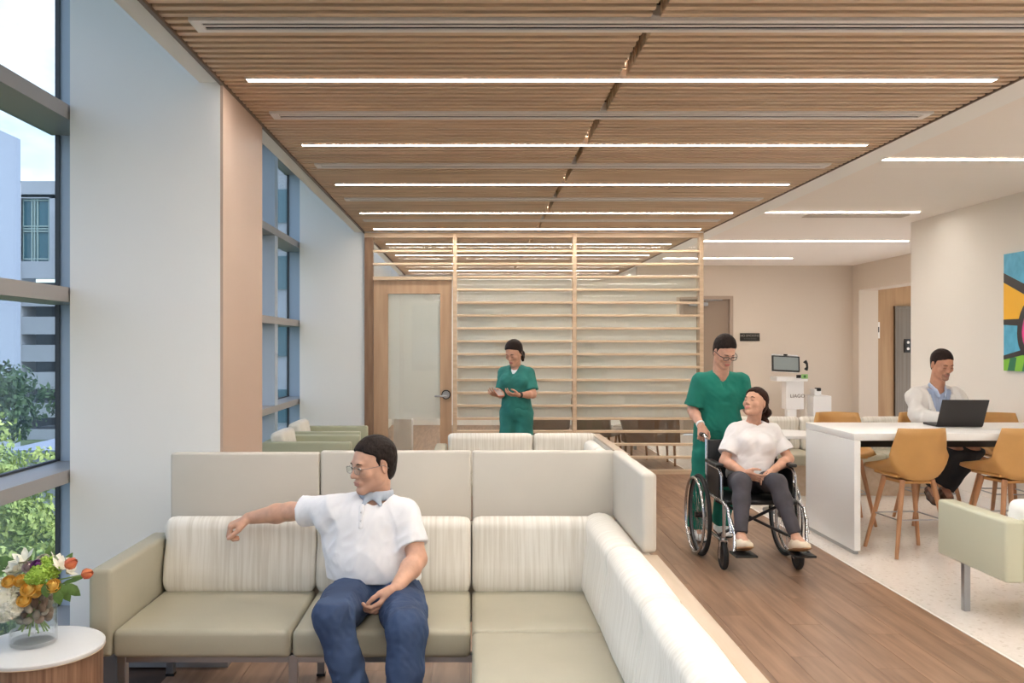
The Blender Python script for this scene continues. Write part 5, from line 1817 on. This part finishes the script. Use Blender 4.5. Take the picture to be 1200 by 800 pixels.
def seated_man():
    T = root('person', (-.45, 3.8, 0), 'man in white polo shirt, blue jeans and thin glasses sitting on the near sofa', 'person')
    sk = skin_mats((212, 166, 142), (190, 134, 120), (202, 158, 136), 'man')
    hairm = hair_mat('man_hair', (26, 20, 19), (46, 37, 34))
    shirt = mat('white_polo_knit', (232, 232, 236), .85, bump=.25, bscale=500, sheen=.2)
    collar_m = mat('grey_blue_collar', (178, 188, 202), .8, bump=.2, bscale=500)
    jeans = mat('blue_denim', (56, 76, 110), .85, col2=(40, 57, 88), scale=(6, 6, 5), detail=9, bump=.3, bscale=500)
    belt_m = mat('dark_belt', (48, 40, 44), .5)
    pel = px3(440, 684, 3.90); ch = px3(430, 622, 3.90); nk = px3(441, 580, 3.90)
    shR = px3(392, 597, 3.89); shL = px3(476, 601, 3.86)
    elR = px3(340, 599, 4.02); wrR = px3(291, 607, 4.08)
    elL = px3(489, 655, 3.78); wrL = px3(464, 689, 3.60)
    hipR = px3(415, 697, 3.86); hipL = px3(470, 699, 3.84)
    knR = px3(390, 722, 3.42); knL = px3(477, 738, 3.34)
    anR = V(-.385, 3.32, .09); anL = V(-.262, 3.20, .09)
    hc = px3(437, 545, 3.86)
    face = (-.78, -.60, -.14)
    HM = head_frame(hc, face, (.0, .02, 1))
    side = (1, -.10, 0)
    # body: one continuous figure
    F = Field()
    torso(F, pel, ch, nk, side, g=-.006, w=1.02, belly=.01, front=(0, -1, 0), shL=shL, shR=shR)
    F.cone(nk - V(0, 0, .03), hc + HM[:3, :3] @ V(0, .020, -.055), .060, .053, k=.025)
    add_head(F, HM, .98, nose=1.1)
    arm(F, shR, elR, wrR); arm(F, shL, elL, wrL)
    hand(F, wrR, (-.88, -.25, -.36), (.45, -.2, -.86), (.1, -1, -.15), curl=(58, 62, 38), spread=4, thumb_out=24, thumb_curl=14)
    hand(F, wrL, (-.52, -.30, -.66), (-.35, .55, -.60), (-.55, -.75, .1), curl=(26, 42, 32), spread=5, thumb_out=20, thumb_curl=14)
    leg(F, hipR, knR, anR, g=-.012); leg(F, hipL, knL, anL, g=-.012)
    for an, d in ((anR, (-.35, -1, 0)), (anL, (.15, -1, 0))):
        F.cone(an, an + V(d[0] * .12, -.12, -.05), .035, .028, k=.02)
    body = F.mesh('body', .0036, sk, T, face_choose(HM, .98, 'stubble'))
    # polo shirt
    S = Field()
    s, f, up = torso(S, pel, ch, nk - V(0, 0, .012), side, g=.014, w=1.20, belly=.034, front=(0, -1, 0), shL=shL, shR=shR)
    for sh, el, cut in ((shR, elR, .66), (shL, elL, .70)):
        d = unit(el - sh); e = sh + d * np.linalg.norm(el - sh) * cut
        Q = Field(); Q.cone(sh, e + d * .03, .058, .066, k=0); Q.half(e, d, k=.004)
        S.join(Q, .035)
    S.cone(ch + V(-.10, .0, .08), shR - V(.04, 0, .05), .07, .045, k=.03)
    S.fn(wrinkle(.0052, 22, 11, unit(V(.55, 0, -.8))))
    S.fn(wrinkle(.0022, 60, 5))
    # hem of shirt, neck opening
    S.half(pel + up * .028 - f * .0, -up + f * .05, k=.004)
    cutF = Field(); cutF.cone(nk - up * .03 + f * .02, nk + up * .16 + f * .03, .063, .11, k=0)
    S.p.append(('field', cutF, None, 1e9, .004, 's'))
    so = S.mesh('polo_shirt', .0045, [shirt], T)
    # collar and placket
    C = Field()
    q = Field()
    def ringpt(a, r, z): return nk + up * z + s * math.cos(a) * r + f * (math.sin(a) * r * .92 + .012)
    for i in range(20):
        a0 = math.radians(100 + 340 * i / 20); a1 = math.radians(100 + 340 * (i + 1) / 20)
        C.flatcone(ringpt(a0, .070, .008), ringpt(a1, .070, .008), .021, .021, up, .30, k=.004)
    for sx in (-1, 1):
        a = math.radians(90 + sx * 16)
        C.flatcone(ringpt(a, .072, .006), ringpt(a, .088, -.024) + s * sx * -.012, .020, .010, s, .32, k=.006)
    C.mesh('collar', .004, [collar_m], so)
    plk = MB()
    a = ch + up * .10 + f * .128; b = ch + up * .0 + f * .134
    P_ = Field(); P_.flatcone(ch + up * .125 + f * .104, ch + up * .045 + f * .1235, .014, .013, s, .35, k=.002)
    P_.mesh('placket', .004, [shirt], so)
    for z in (.105, .07):
        MB().sphere(tuple(ch + up * z + f * (.118 if z > .08 else .1265)), .005, 8, 6).build('button', mat('shirt_button', (214, 214, 220), .3), so, smooth=True)
    # jeans
    J = Field()
    torso(J, pel, pel + (ch - pel) * .9, nk, side, g=.004, w=1.0, front=(0, -1, 0))
    R3 = None
    J.p = J.p[:1]
    J.ell(pel - up * .03 + f * .01, (.165, .125, .10), R=np.stack([s, f, up], 1), k=.05)
    leg(J, hipR, knR, anR, g=.012, th=.086, kn=.058, ca=.050, an=.044, k=.03)
    leg(J, hipL, knL, anL, g=.012, th=.086, kn=.058, ca=.050, an=.044, k=.03)
    J.fn(wrinkle(.0050, 26, 21, (0.2, -.6, -.6)))
    J.fn(wrinkle(.0025, 62, 8))
    J.half(pel + up * .062, up, k=.004)
    J.half(V(0, 0, .055), (0, 0, -1), k=.004)
    jo = J.mesh('jeans', .0052, [jeans], T)
    B = Field()
    for i in range(24):
        a0 = 2 * math.pi * i / 24; a1 = 2 * math.pi * (i + 1) / 24
        pt = lambda a: pel + up * .046 + s * math.cos(a) * .160 + f * (math.sin(a) * .122 + .004)
        B.flatcone(pt(a0), pt(a1), .016, .016, up, .25, k=.004)
    B.mesh('belt', .005, [belt_m], jo)
    # hair, glasses, ring, shoes
    hair_cap(HM, .98, t=.008, line=.086, slope=.60, back=-.078, top=.0).mesh('hair', .0036, [hairm], T)
    face_parts(T, HM, hairm, .98)
    glasses(T, HM, mat('steel_rims', (120, 116, 118), .3, metal=.8), .98, rimless=True)
    ms = mat('brown_shoe', (84, 62, 48), .5); msl = mat('shoe_sole', (40, 34, 30), .7)
    make_shoe('shoe', anR - V(0, 0, .01), (-.35, -1, 0), (0, 0, 1), .27, .10, ms, msl, T)
    make_shoe('shoe', anL - V(0, 0, .01), (.15, -1, 0), (0, 0, 1), .27, .10, ms, msl, T)
    ring_c = wrL + unit(V(-.45, -.45, -.72)) * .105
    return T

import time as _t
_t0 = _t.time(); seated_man(); print('MAN', _t.time() - _t0)
# ---------------------------------------------------------------- the people farther away
M_scrub = mat('teal_scrubs', (44, 124, 116), .85, var=.10, scale=(9, 9, 5), bump=.3, bscale=300)
M_scrubn = mat('teal_scrubs_bright', (24, 128, 112), .85, var=.10, scale=(9, 9, 5), bump=.3, bscale=300)
M_under = mat('white_undershirt', (232, 236, 240), .85)

def nurse():
    T = root('person', (.45, 9.05, 0), 'woman in teal scrubs with dark ponytail standing by the slatted partition, holding a phone', 'person')
    hm = hair_mat('nurse_hair', (26, 18, 17), (44, 31, 28))
    sk = skin_mats((206, 158, 134), (184, 112, 104), (190, 146, 122), 'nurse')
    J = dict(side=V(1, -.35, 0), front=V(-.35, -1, 0), pel=V(.455, 9.06, .93), ch=V(.455, 9.05, 1.22), nk=V(.452, 9.05, 1.375),
             shR=V(.325, 9.10, 1.315), shL=V(.582, 9.00, 1.315), elR=V(.300, 9.04, 1.10), elL=V(.615, 8.93, 1.10),
             wrR=V(.265, 8.83, 1.10), wrL=V(.46, 8.78, 1.105), hipR=V(.375, 9.08, .90), hipL=V(.535, 9.03, .90),
             knR=V(.370, 9.03, .50), knL=V(.525, 9.02, .50), anR=V(.365, 9.08, .09), anL=V(.52, 9.06, .09), toeR=V(-.4, -1, 0), toeL=V(-.2, -1, 0), cuff=.02)
    HM = head_frame(V(.425, 9.00, 1.515), (-.50, -.76, -.42))
    make_body(T, J, HM, sk, .0062, dict(R=((-.45, -.55, .15), (0, .3, .9), (.6, -.5, .4), (18, 24, 18)), L=((-.85, -.30, .05), (0, .3, .9), (.1, -.9, .4), (24, 30, 22))), s=1.0, fem=True, bust=.9, armk=.86, w=.86, hk=.9)
    top, (s, f, up) = dress_top(T, 'scrub_top', M_scrub, J, .0075, g=.016, w=.90, sleeve=.78, hem=-.075, bust=.9, amp=.0055, seed=31, sl=(.046, .064), neck='v', neck_r=.052, vdeep=.07, flare=.0)
    U = Field()
    torso(U, J['pel'], J['ch'], J['nk'], J['side'], g=.004, w=.88, front=J['front'], shL=J['shL'], shR=J['shR'])
    U.half(J['ch'] - up * .0, -up); U.half(J['ch'] + up * .0, -f)
    C = Field(); C.cone(J['nk'] + f * .03, J['nk'] + up * .16 + f * .04, .050, .09, k=0); U.p.append(('field', C, None, 1e9, .004, 's'))
    U.half(J['ch'] + s * .09, s); U.half(J['ch'] - s * .09, -s)
    U.mesh('undershirt', .007, [M_under], T)
    P_ = Field(); P_.flatcone(J['ch'] - up * .14 + f * .118 + s * .06, J['ch'] - up * .20 + f * .122 + s * .06, .052, .052, s, .14, k=.004)
    dress_legs(T, 'scrub_trousers', M_scrub, J, .0085, sizes=(.084, .066, .062, .062), w=.92)
    h = hair_cap(HM, 1.0, t=.011, line=.082, slope=.62, back=-.06, top=.004, burn=False)
    h.ell((0, .10, .01), (.034, .03, .04), k=.02)
    h.chain([(0, .105, .0), (.012, .118, -.06), (.02, .105, -.13)], [.026, .030, .014], k=.03)
    h.chain([(.07, .0, .02), (.074, .02, -.05), (.06, .06, -.07)], [.014, .014, .02], k=.02)
    h.mesh('hair', .0062, [hm], T)
    face_parts(T, HM, hm, 1.0, down=True)
    w = J['wrL']; d = unit(J['wrL'] - J['elL'])
    MB().cyl(tuple(w - d * .035), tuple(w - d * .012), .031, n=18).build('watch', M_black, T, smooth=True)
    for a, t in ((J['anR'], J['toeR']), (J['anL'], J['toeL'])):
        make_shoe('shoe', a, t, (0, 0, 1), .24, .088, M_under, M_rubber, T)
    ph = root('mobile_phone', (.24, 8.70, 1.12), 'mobile phone held by the woman in scrubs', 'phone')
    Mp = Matrix.Translation((.262, 8.715, 1.135)) @ Euler((math.radians(28), 0, math.radians(25))).to_matrix().to_4x4()
    MB().box(-.036, .036, -.074, .074, -.005, .004, bev=.004, M=Mp).build('body', mat('phone_case', (214, 120, 92), .5), ph)
    MB().box(-.033, .033, -.069, .069, .004, .0052, M=Mp).build('screen', mat('phone_screen', (150, 140, 136), .2), ph)
nurse()

def wheelchair():
    T = root('wheelchair', (2.05, 6.5, 0), 'black and chrome wheelchair rolling on the wood floor towards the camera', 'wheelchair')
    ch = mat('wheelchair_chrome', (196, 198, 202), .2, metal=.95)
    XL, XR, YA = 1.735, 2.375, 6.76
    for sx, X in ((-1, XL), (1, XR)):
        def ring(r, x, n=44): return [(x, YA + r * math.cos(2 * math.pi * k / n), .31 + r * math.sin(2 * math.pi * k / n)) for k in range(n)]
        w = MB().tube(ring(.293, X), .016, 10, closed=True).build('wheel_tire', M_rubber, T, smooth=True)
        MB().tube(ring(.272, X), .010, 8, closed=True).build('rim', mat('rim_grey', (90, 92, 96), .4, metal=.5), w, smooth=True)
        sp = MB()
        for k in range(24):
            a = 2 * math.pi * k / 24
            sp.tube([(X + (.018 if k % 2 else -.018), YA + .02 * math.cos(a + .8), .31 + .02 * math.sin(a + .8)), (X, YA + .272 * math.cos(a), .31 + .272 * math.sin(a))], .0013, 5)
        so = sp.build('spokes', ch, w, smooth=True); so['kind'] = 'stuff'
        MB().cyl((X - .035, YA, .31), (X + .035, YA, .31), .024, n=16).build('hub', M_black, w, smooth=True)
        MB().tube(ring(.280, X + sx * .040), .0105, 8, closed=True).build('hand_rim', ch, T, smooth=True)
        fx = X - sx * .055
        fr = MB()
        fr.tube([(fx, 6.90, .90), (fx, 6.80, .905), (fx, 6.765, .88), (fx, 6.76, .50), (fx, 6.76, .20)], .0125, 10)      # back cane
        fr.tube([(fx, 6.76, .48), (fx, 6.30, .48), (fx, 6.20, .46), (fx, 6.12, .30)], .0125, 10)                          # seat rail
        fr.tube([(fx, 6.76, .20), (fx, 6.35, .20), (fx, 6.30, .24), (fx, 6.30, .48)], .0125, 10)                          # lower rail
        fr.tube([(fx, 6.74, .70), (fx, 6.42, .70), (fx, 6.36, .66), (fx, 6.35, .48)], .010, 10)                           # arm support
        fr.build('side_frame', ch, T, smooth=True)
        MB().tube([(fx, 6.86, .905), (fx, 6.97, .902)], .0175, 12).build('push_handle', M_black, T, smooth=True)
        MB().box(fx - .028, fx + .028, 6.40, 6.72, .715, .742, bev=.01, seg=3).build('armrest', M_black, T, smooth=True)
        MB().box(fx - .004, fx + .004, 6.42, 6.72, .50, .69, bev=.002).build('skirt_guard', M_black, T)
        cz = .10
        MB().tube([(fx - .0, 6.32 + .08 * math.cos(2 * math.pi * k / 28), cz + .082 * math.sin(2 * math.pi * k / 28)) for k in range(28)], .018, 10, closed=True).build('caster_tire', M_rubber, T, smooth=True)
        c = MB(); c.cyl((fx - .012, 6.32, cz), (fx + .012, 6.32, cz), .07, n=24); c.build('caster_wheel', M_black, T, smooth=True)
        c = MB(); c.box(fx - .03, fx - .024, 6.30, 6.34, .08, .21); c.box(fx + .024, fx + .03, 6.30, 6.34, .08, .21); c.box(fx - .03, fx + .03, 6.29, 6.35, .205, .215); c.cyl((fx, 6.32, .21), (fx, 6.32, .26), .014, n=12)
        c.build('caster_fork', ch, T)
        lx = 1.83 if sx < 0 else 2.22
        MB().tube([(fx, 6.15, .40), (fx + (lx - fx) * .3, 6.08, .30), (lx + sx * .055, 6.00, .20)], .011, 10).build('leg_rest', ch, T, smooth=True)
        MB().box(lx - .075, lx + .075, 5.90, 6.06, .182, .197, bev=.005).build('foot_plate', M_black, T)
    MB().box(1.80, 2.31, 6.28, 6.74, .465, .50, bev=.012, seg=3).build('seat', M_black, T, smooth=True)
    MB().box(1.80, 2.31, 6.745, 6.775, .52, .88, bev=.01, seg=3).build('backrest', M_black, T, smooth=True)
    b = MB(); b.tube([(1.79, 6.5, .20), (2.32, 6.5, .46)], .011, 10); b.tube([(1.79, 6.52, .46), (2.32, 6.52, .20)], .011, 10)
    b.build('cross_brace', mat('dark_brace', (60, 60, 64), .35, metal=.6), T, smooth=True)
wheelchair()

def patient():
    T = root('person', (2.06, 6.6, .5), 'woman in white T-shirt and dark leggings sitting in the wheelchair, looking up', 'person')
    hm = hair_mat('patient_hair', (36, 23, 20), (62, 40, 33))
    sk = skin_mats((214, 166, 142), (196, 124, 114), (196, 152, 130), 'patient')
    J = dict(side=V(1, 0, 0), front=V(0, -1, .0), pel=V(2.06, 6.60, .615), ch=V(2.085, 6.62, .845), nk=V(2.10, 6.64, 1.02),
             shR=V(1.955, 6.60, .955), shL=V(2.250, 6.64, .955), elR=V(1.855, 6.52, .745), elL=V(2.350, 6.58, .755),
             wrR=V(1.955, 6.36, .685), wrL=V(2.15, 6.38, .69), hipR=V(1.97, 6.56, .59), hipL=V(2.15, 6.56, .59),
             knR=V(1.885, 6.20, .635), knL=V(2.125, 6.18, .64), anR=V(1.835, 6.05, .29), anL=V(2.20, 6.02, .29), toeR=V(0, -1, .05), toeL=V(.05, -1, .05), cuff=.03)
    HM = head_frame(V(2.105, 6.60, 1.165), (-.74, -.58, .34), (.15, .2, 1))
    make_body(T, J, HM, sk, .0052, dict(R=((.75, -.45, -.35), (.2, .5, -.8), (.1, -.6, .7), (14, 20, 14)), L=((-.75, -.40, -.35), (0, .5, -.8), (0, -.6, .7), (14, 20, 14))), s=.94, fem=True, bust=1.0, armk=.86, w=.88, hk=.9)
    dress_top(T, 'tee_shirt', mat('white_tee', (230, 228, 230), .85, bump=.2, bscale=400), J, .006, g=.018, w=.96, sleeve=.72, hem=-.02, bust=1.1, amp=.006, seed=41, sl=(.046, .072), neck_r=.052, belly=.012)
    dress_legs(T, 'leggings', mat('charcoal_leggings', (74, 72, 80), .8, var=.15, scale=(9, 9, 9)), J, .0065, g=.004, sizes=(.080, .058, .054, .038), amp=.002, w=.95)
    W = Field(); W.flatcone(J['pel'] + V(-.06, -.115, .03), J['pel'] + V(.06, -.115, .03), .05, .05, (0, 0, 1), .3, k=.01)
    W.mesh('waist_wrap', .007, [M_black], T)
    h = hair_cap(HM, .94, t=.009, line=.084, slope=.65, back=-.055, top=.002, burn=False)
    h.ell((0, .118, .012), (.034, .030, .034), k=.02)
    for i in range(9):
        a = i * .7
        h.ell((.030 * math.cos(a), .135 + .012 * math.sin(a * 1.7), -.025 - .012 * i * .8), (.026, .024, .026), k=.012)
    h.fn(wrinkle(.003, 130, 5))
    h.mesh('hair', .0052, [hm], T)
    face_parts(T, HM, hm, .94, down=True)
    ms = mat('cream_slip_on', (222, 208, 186), .6); msl = mat('tan_sole', (150, 116, 80), .7)
    for q in 'RL':
        make_shoe('shoe', J['an' + q] - V(0, .0, .012), J['toe' + q] + V(0, 0, .22), (0, .22, 1), .235, .092, ms, msl, T)
patient()

def orderly():
    T = root('person', (1.98, 7.2, 0), 'smiling man in teal scrubs and dark glasses pushing the wheelchair', 'person')
    hm = hair_mat('orderly_hair', (26, 20, 19), (46, 35, 31))
    sk = skin_mats((216, 168, 146), (196, 120, 112), (198, 154, 134), 'orderly')
    J = dict(side=V(1, .05, 0), front=V(.05, -1, 0), pel=V(2.0, 7.22, .93), ch=V(1.995, 7.16, 1.20), nk=V(1.99, 7.10, 1.385),
             shR=V(1.825, 7.12, 1.31), shL=V(2.165, 7.12, 1.31), elR=V(1.775, 7.14, 1.075), elL=V(2.23, 7.16, 1.08),
             wrR=V(1.80, 6.965, .965), wrL=V(2.315, 6.975, .965), hipR=V(1.91, 7.24, .91), hipL=V(2.09, 7.24, .91),
             knR=V(1.86, 7.20, .50), knL=V(2.08, 7.26, .50), anR=V(1.845, 7.30, .09), anL=V(2.08, 7.42, .10), toeR=V(0, -1, 0), toeL=V(.05, -1, -.1), cuff=.02)
    HM = head_frame(V(1.995, 7.01, 1.542), (.20, -.82, -.50))
    make_body(T, J, HM, sk, .0060, dict(R=((.0, -.40, -.75), (.25, .65, -.3), (.9, -.1, 0), (55, 60, 35), dict(thumb_curl=30)), L=((0, -.40, -.75), (-.25, .65, -.3), (-.9, -.1, 0), (55, 60, 35), dict(thumb_curl=30))), s=.98, smile=True, armk=.96, w=.98)
    top, (s, f, up) = dress_top(T, 'scrub_top', M_scrubn, J, .0075, g=.018, w=1.02, sleeve=.84, hem=-.09, amp=.0055, seed=51, sl=(.054, .076), neck='v', neck_r=.060, vdeep=.10, flare=.03)
    U = Field()
    torso(U, J['pel'], J['ch'], J['nk'], J['side'], g=.004, w=.98, front=J['front'], shL=J['shL'], shR=J['shR'])
    U.half(J['ch'], -up); U.half(J['ch'], -f)
    C = Field(); C.cone(J['nk'] + f * .03, J['nk'] + up * .16 + f * .04, .056, .10, k=0); U.p.append(('field', C, None, 1e9, .004, 's'))
    U.half(J['ch'] + s * .10, s); U.half(J['ch'] - s * .10, -s)
    U.mesh('undershirt', .007, [M_under], T)
    P_ = Field(); c = J['ch'] + s * .085 + up * .02 + f * .118
    P_.flatcone(c + up * .03, c - up * .04, .045, .045, s, .16, k=.003)
    dress_legs(T, 'scrub_trousers', M_scrubn, J, .0085, sizes=(.090, .070, .066, .066), w=1.0)
    hair_cap(HM, .98, t=.010, line=.086, slope=.62, back=-.07, top=.010).mesh('hair', .006, [hm], T)
    face_parts(T, HM, hm, .98, down=True)
    glasses(T, HM, M_black, .98)
    w_, d = J['wrR'], unit(J['wrR'] - J['elR'])
    MB().cyl(tuple(w_ - d * .03), tuple(w_ - d * .012), .034, n=18).build('wristband', M_under, T, smooth=True)
    for a, t in ((J['anR'], J['toeR']), (J['anL'], V(.05, -1, 0))):
        make_shoe('shoe', a, t, (0, 0, 1), .28, .10, M_under, M_rubber, T)
orderly()

def doctor():
    T = root('person', (4.14, 8.0, .6), 'man in white coat and pale blue shirt working at the laptop on the counter', 'person')
    hm = hair_mat('doctor_hair', (30, 21, 19), (44, 32, 29))
    sk = skin_mats((190, 138, 112), (160, 102, 90), (150, 108, 88), 'doctor')
    J = dict(side=V(1, 0, 0), front=V(0, -1, 0), pel=V(4.16, 8.05, .735), ch=V(4.15, 7.99, 1.00), nk=V(4.155, 7.94, 1.225),
             shR=V(3.965, 7.95, 1.145), shL=V(4.335, 7.95, 1.145), elR=V(3.93, 7.82, .985), elL=V(4.385, 7.82, .985),
             wrR=V(4.03, 7.60, .972), wrL=V(4.26, 7.60, .972), hipR=V(4.07, 8.02, .705), hipL=V(4.25, 8.02, .705),
             knR=V(4.20, 7.68, .69), knL=V(4.34, 7.66, .69), anR=V(4.02, 7.76, .34), anL=V(4.12, 7.72, .34), toeR=V(-.25, -1, 0), toeL=V(-.25, -1, 0), cuff=.01)
    HM = head_frame(V(4.175, 7.88, 1.424), (.10, -.90, -.30))
    make_body(T, J, HM, sk, .0060, dict(R=((.05, -1, -.03), (0, 0, -1), (1, 0, 0), (14, 22, 16)), L=((-.05, -1, -.03), (0, 0, -1), (-1, 0, 0), (14, 22, 16))), s=1.07, choose=face_choose(HM, 1.07, 'goatee'), armk=1.0, w=1.0)
    sh, (s, f, up) = dress_top(T, 'blue_shirt', mat('pale_blue_shirt', (164, 178, 206), .8, var=.12, scale=(50, 3, 3)), J, .0075, g=.010, w=.98, sleeve=.3, hem=-.05, amp=.002, neck='v', vdeep=.06, neck_r=.056, sl=(.036, .040))
    C = Field()
    nk = J['nk']
    for sx in (-1, 1):
        pts = [nk + up * .022 - f * .055, nk + up * .020 + s * sx * .062, nk - up * .012 + s * sx * .045 + f * .085, nk - up * .052 + s * sx * .030 + f * .108]
        for a, b in zip(pts[:-1], pts[1:]):
            C.flatcone(a, b, .020, .020, up, .32, k=.006)
    C.mesh('collar', .006, [mat('shirt_collar', (176, 190, 216), .8)], sh)
    # open coat: body with a front opening wedge
    K_ = Field()
    torso(K_, J['pel'], J['ch'], nk - up * .01, J['side'], g=.028, w=1.06, front=J['front'], shL=J['shL'], shR=J['shR'])
    for q in 'RL':
        K_.chain([J['sh' + q], J['el' + q], J['wr' + q]], [.060, .066, .044], k=.04)
    K_.ell(J['pel'], (.20, .17, .17), k=.05)
    K_.fn(wrinkle(.007, 22, 61)); K_.fn(wrinkle(.003, 55, 62))
    c_ = J['ch']
    def opening(P):
        z = (P - c_) @ up; x = (P - c_) @ s; y = (P - c_) @ f
        half = .040 + .11 * np.clip((z + .05) / .30, 0, 1) ** 1.2 * .75
        return np.maximum(np.abs(x - .015) - half, -(y - .02))
    K_.p.append(('fnsub', opening, None, 1e9, .004, 's'))
    C2 = Field(); C2.cone(nk - up * .03 + f * .03, nk + up * .16 + f * .04, .070, .12, k=0); K_.p.append(('field', C2, None, 1e9, .004, 's'))
    for q in 'RL':
        cut_beyond(K_, J['wr' + q] - unit(J['wr' + q] - J['el' + q]) * .005, J['wr' + q] - J['el' + q], .08)
    K_.half(V(0, 0, .56), (0, 0, -1), k=.004)
    coat_m = mat('white_coat', (214, 210, 206), .85, bump=.2, bscale=300)
    co = K_.mesh('white_coat', .0075, [coat_m], T)
    for sx in (-1, 1):
        L_ = Field()
        a = c_ + up * .17 + f * .085 + s * (sx * .105 + .01); b = c_ + up * .05 + f * .138 + s * (sx * .088 + .01); d = c_ - up * .06 + f * .142 + s * (sx * .055 + .01)
        L_.flatcone(a, b, .022, .030, s, .28, k=.01); L_.flatcone(b, d, .030, .012, s, .28, k=.01)
        L_.mesh('lapel', .0065, [coat_m], co)
    e = c_ + up * .055 + f * .132 - s * .125
    Mx = Matrix(((s[0], up[0], f[0], e[0]), (s[1], up[1], f[1], e[1]), (s[2], up[2], f[2], e[2]), (0, 0, 0, 1)))
    em = MB()
    for i in range(4):
        em.box(-.034 + i * .018, -.022 + i * .018, -.004, .004 + .004 * (i % 2), -.004, .018, M=Mx)
    em.build('embroidery', mat('embroidery_green', (96, 110, 104), .8), co)
    dress_legs(T, 'trousers', mat('black_trousers', (28, 27, 32), .8), J, .0075, g=.012, sizes=(.086, .064, .058, .054), amp=.003, waist=.05)
    hair_cap(HM, 1.07, t=.0045, line=.074, slope=.56, back=-.072, top=.002).mesh('hair', .006, [hm], T)
    face_parts(T, HM, hm, 1.07, down=True)
    for q in 'RL':
        make_shoe('shoe', J['an' + q], J['toe' + q] + V(0, 0, -.25), (0, -.25, 1), .28, .095, mat('brown_leather_shoe', (92, 60, 44), .45), M_rubber, T)
doctor()
print('PEOPLE', _t.time() - _t0)
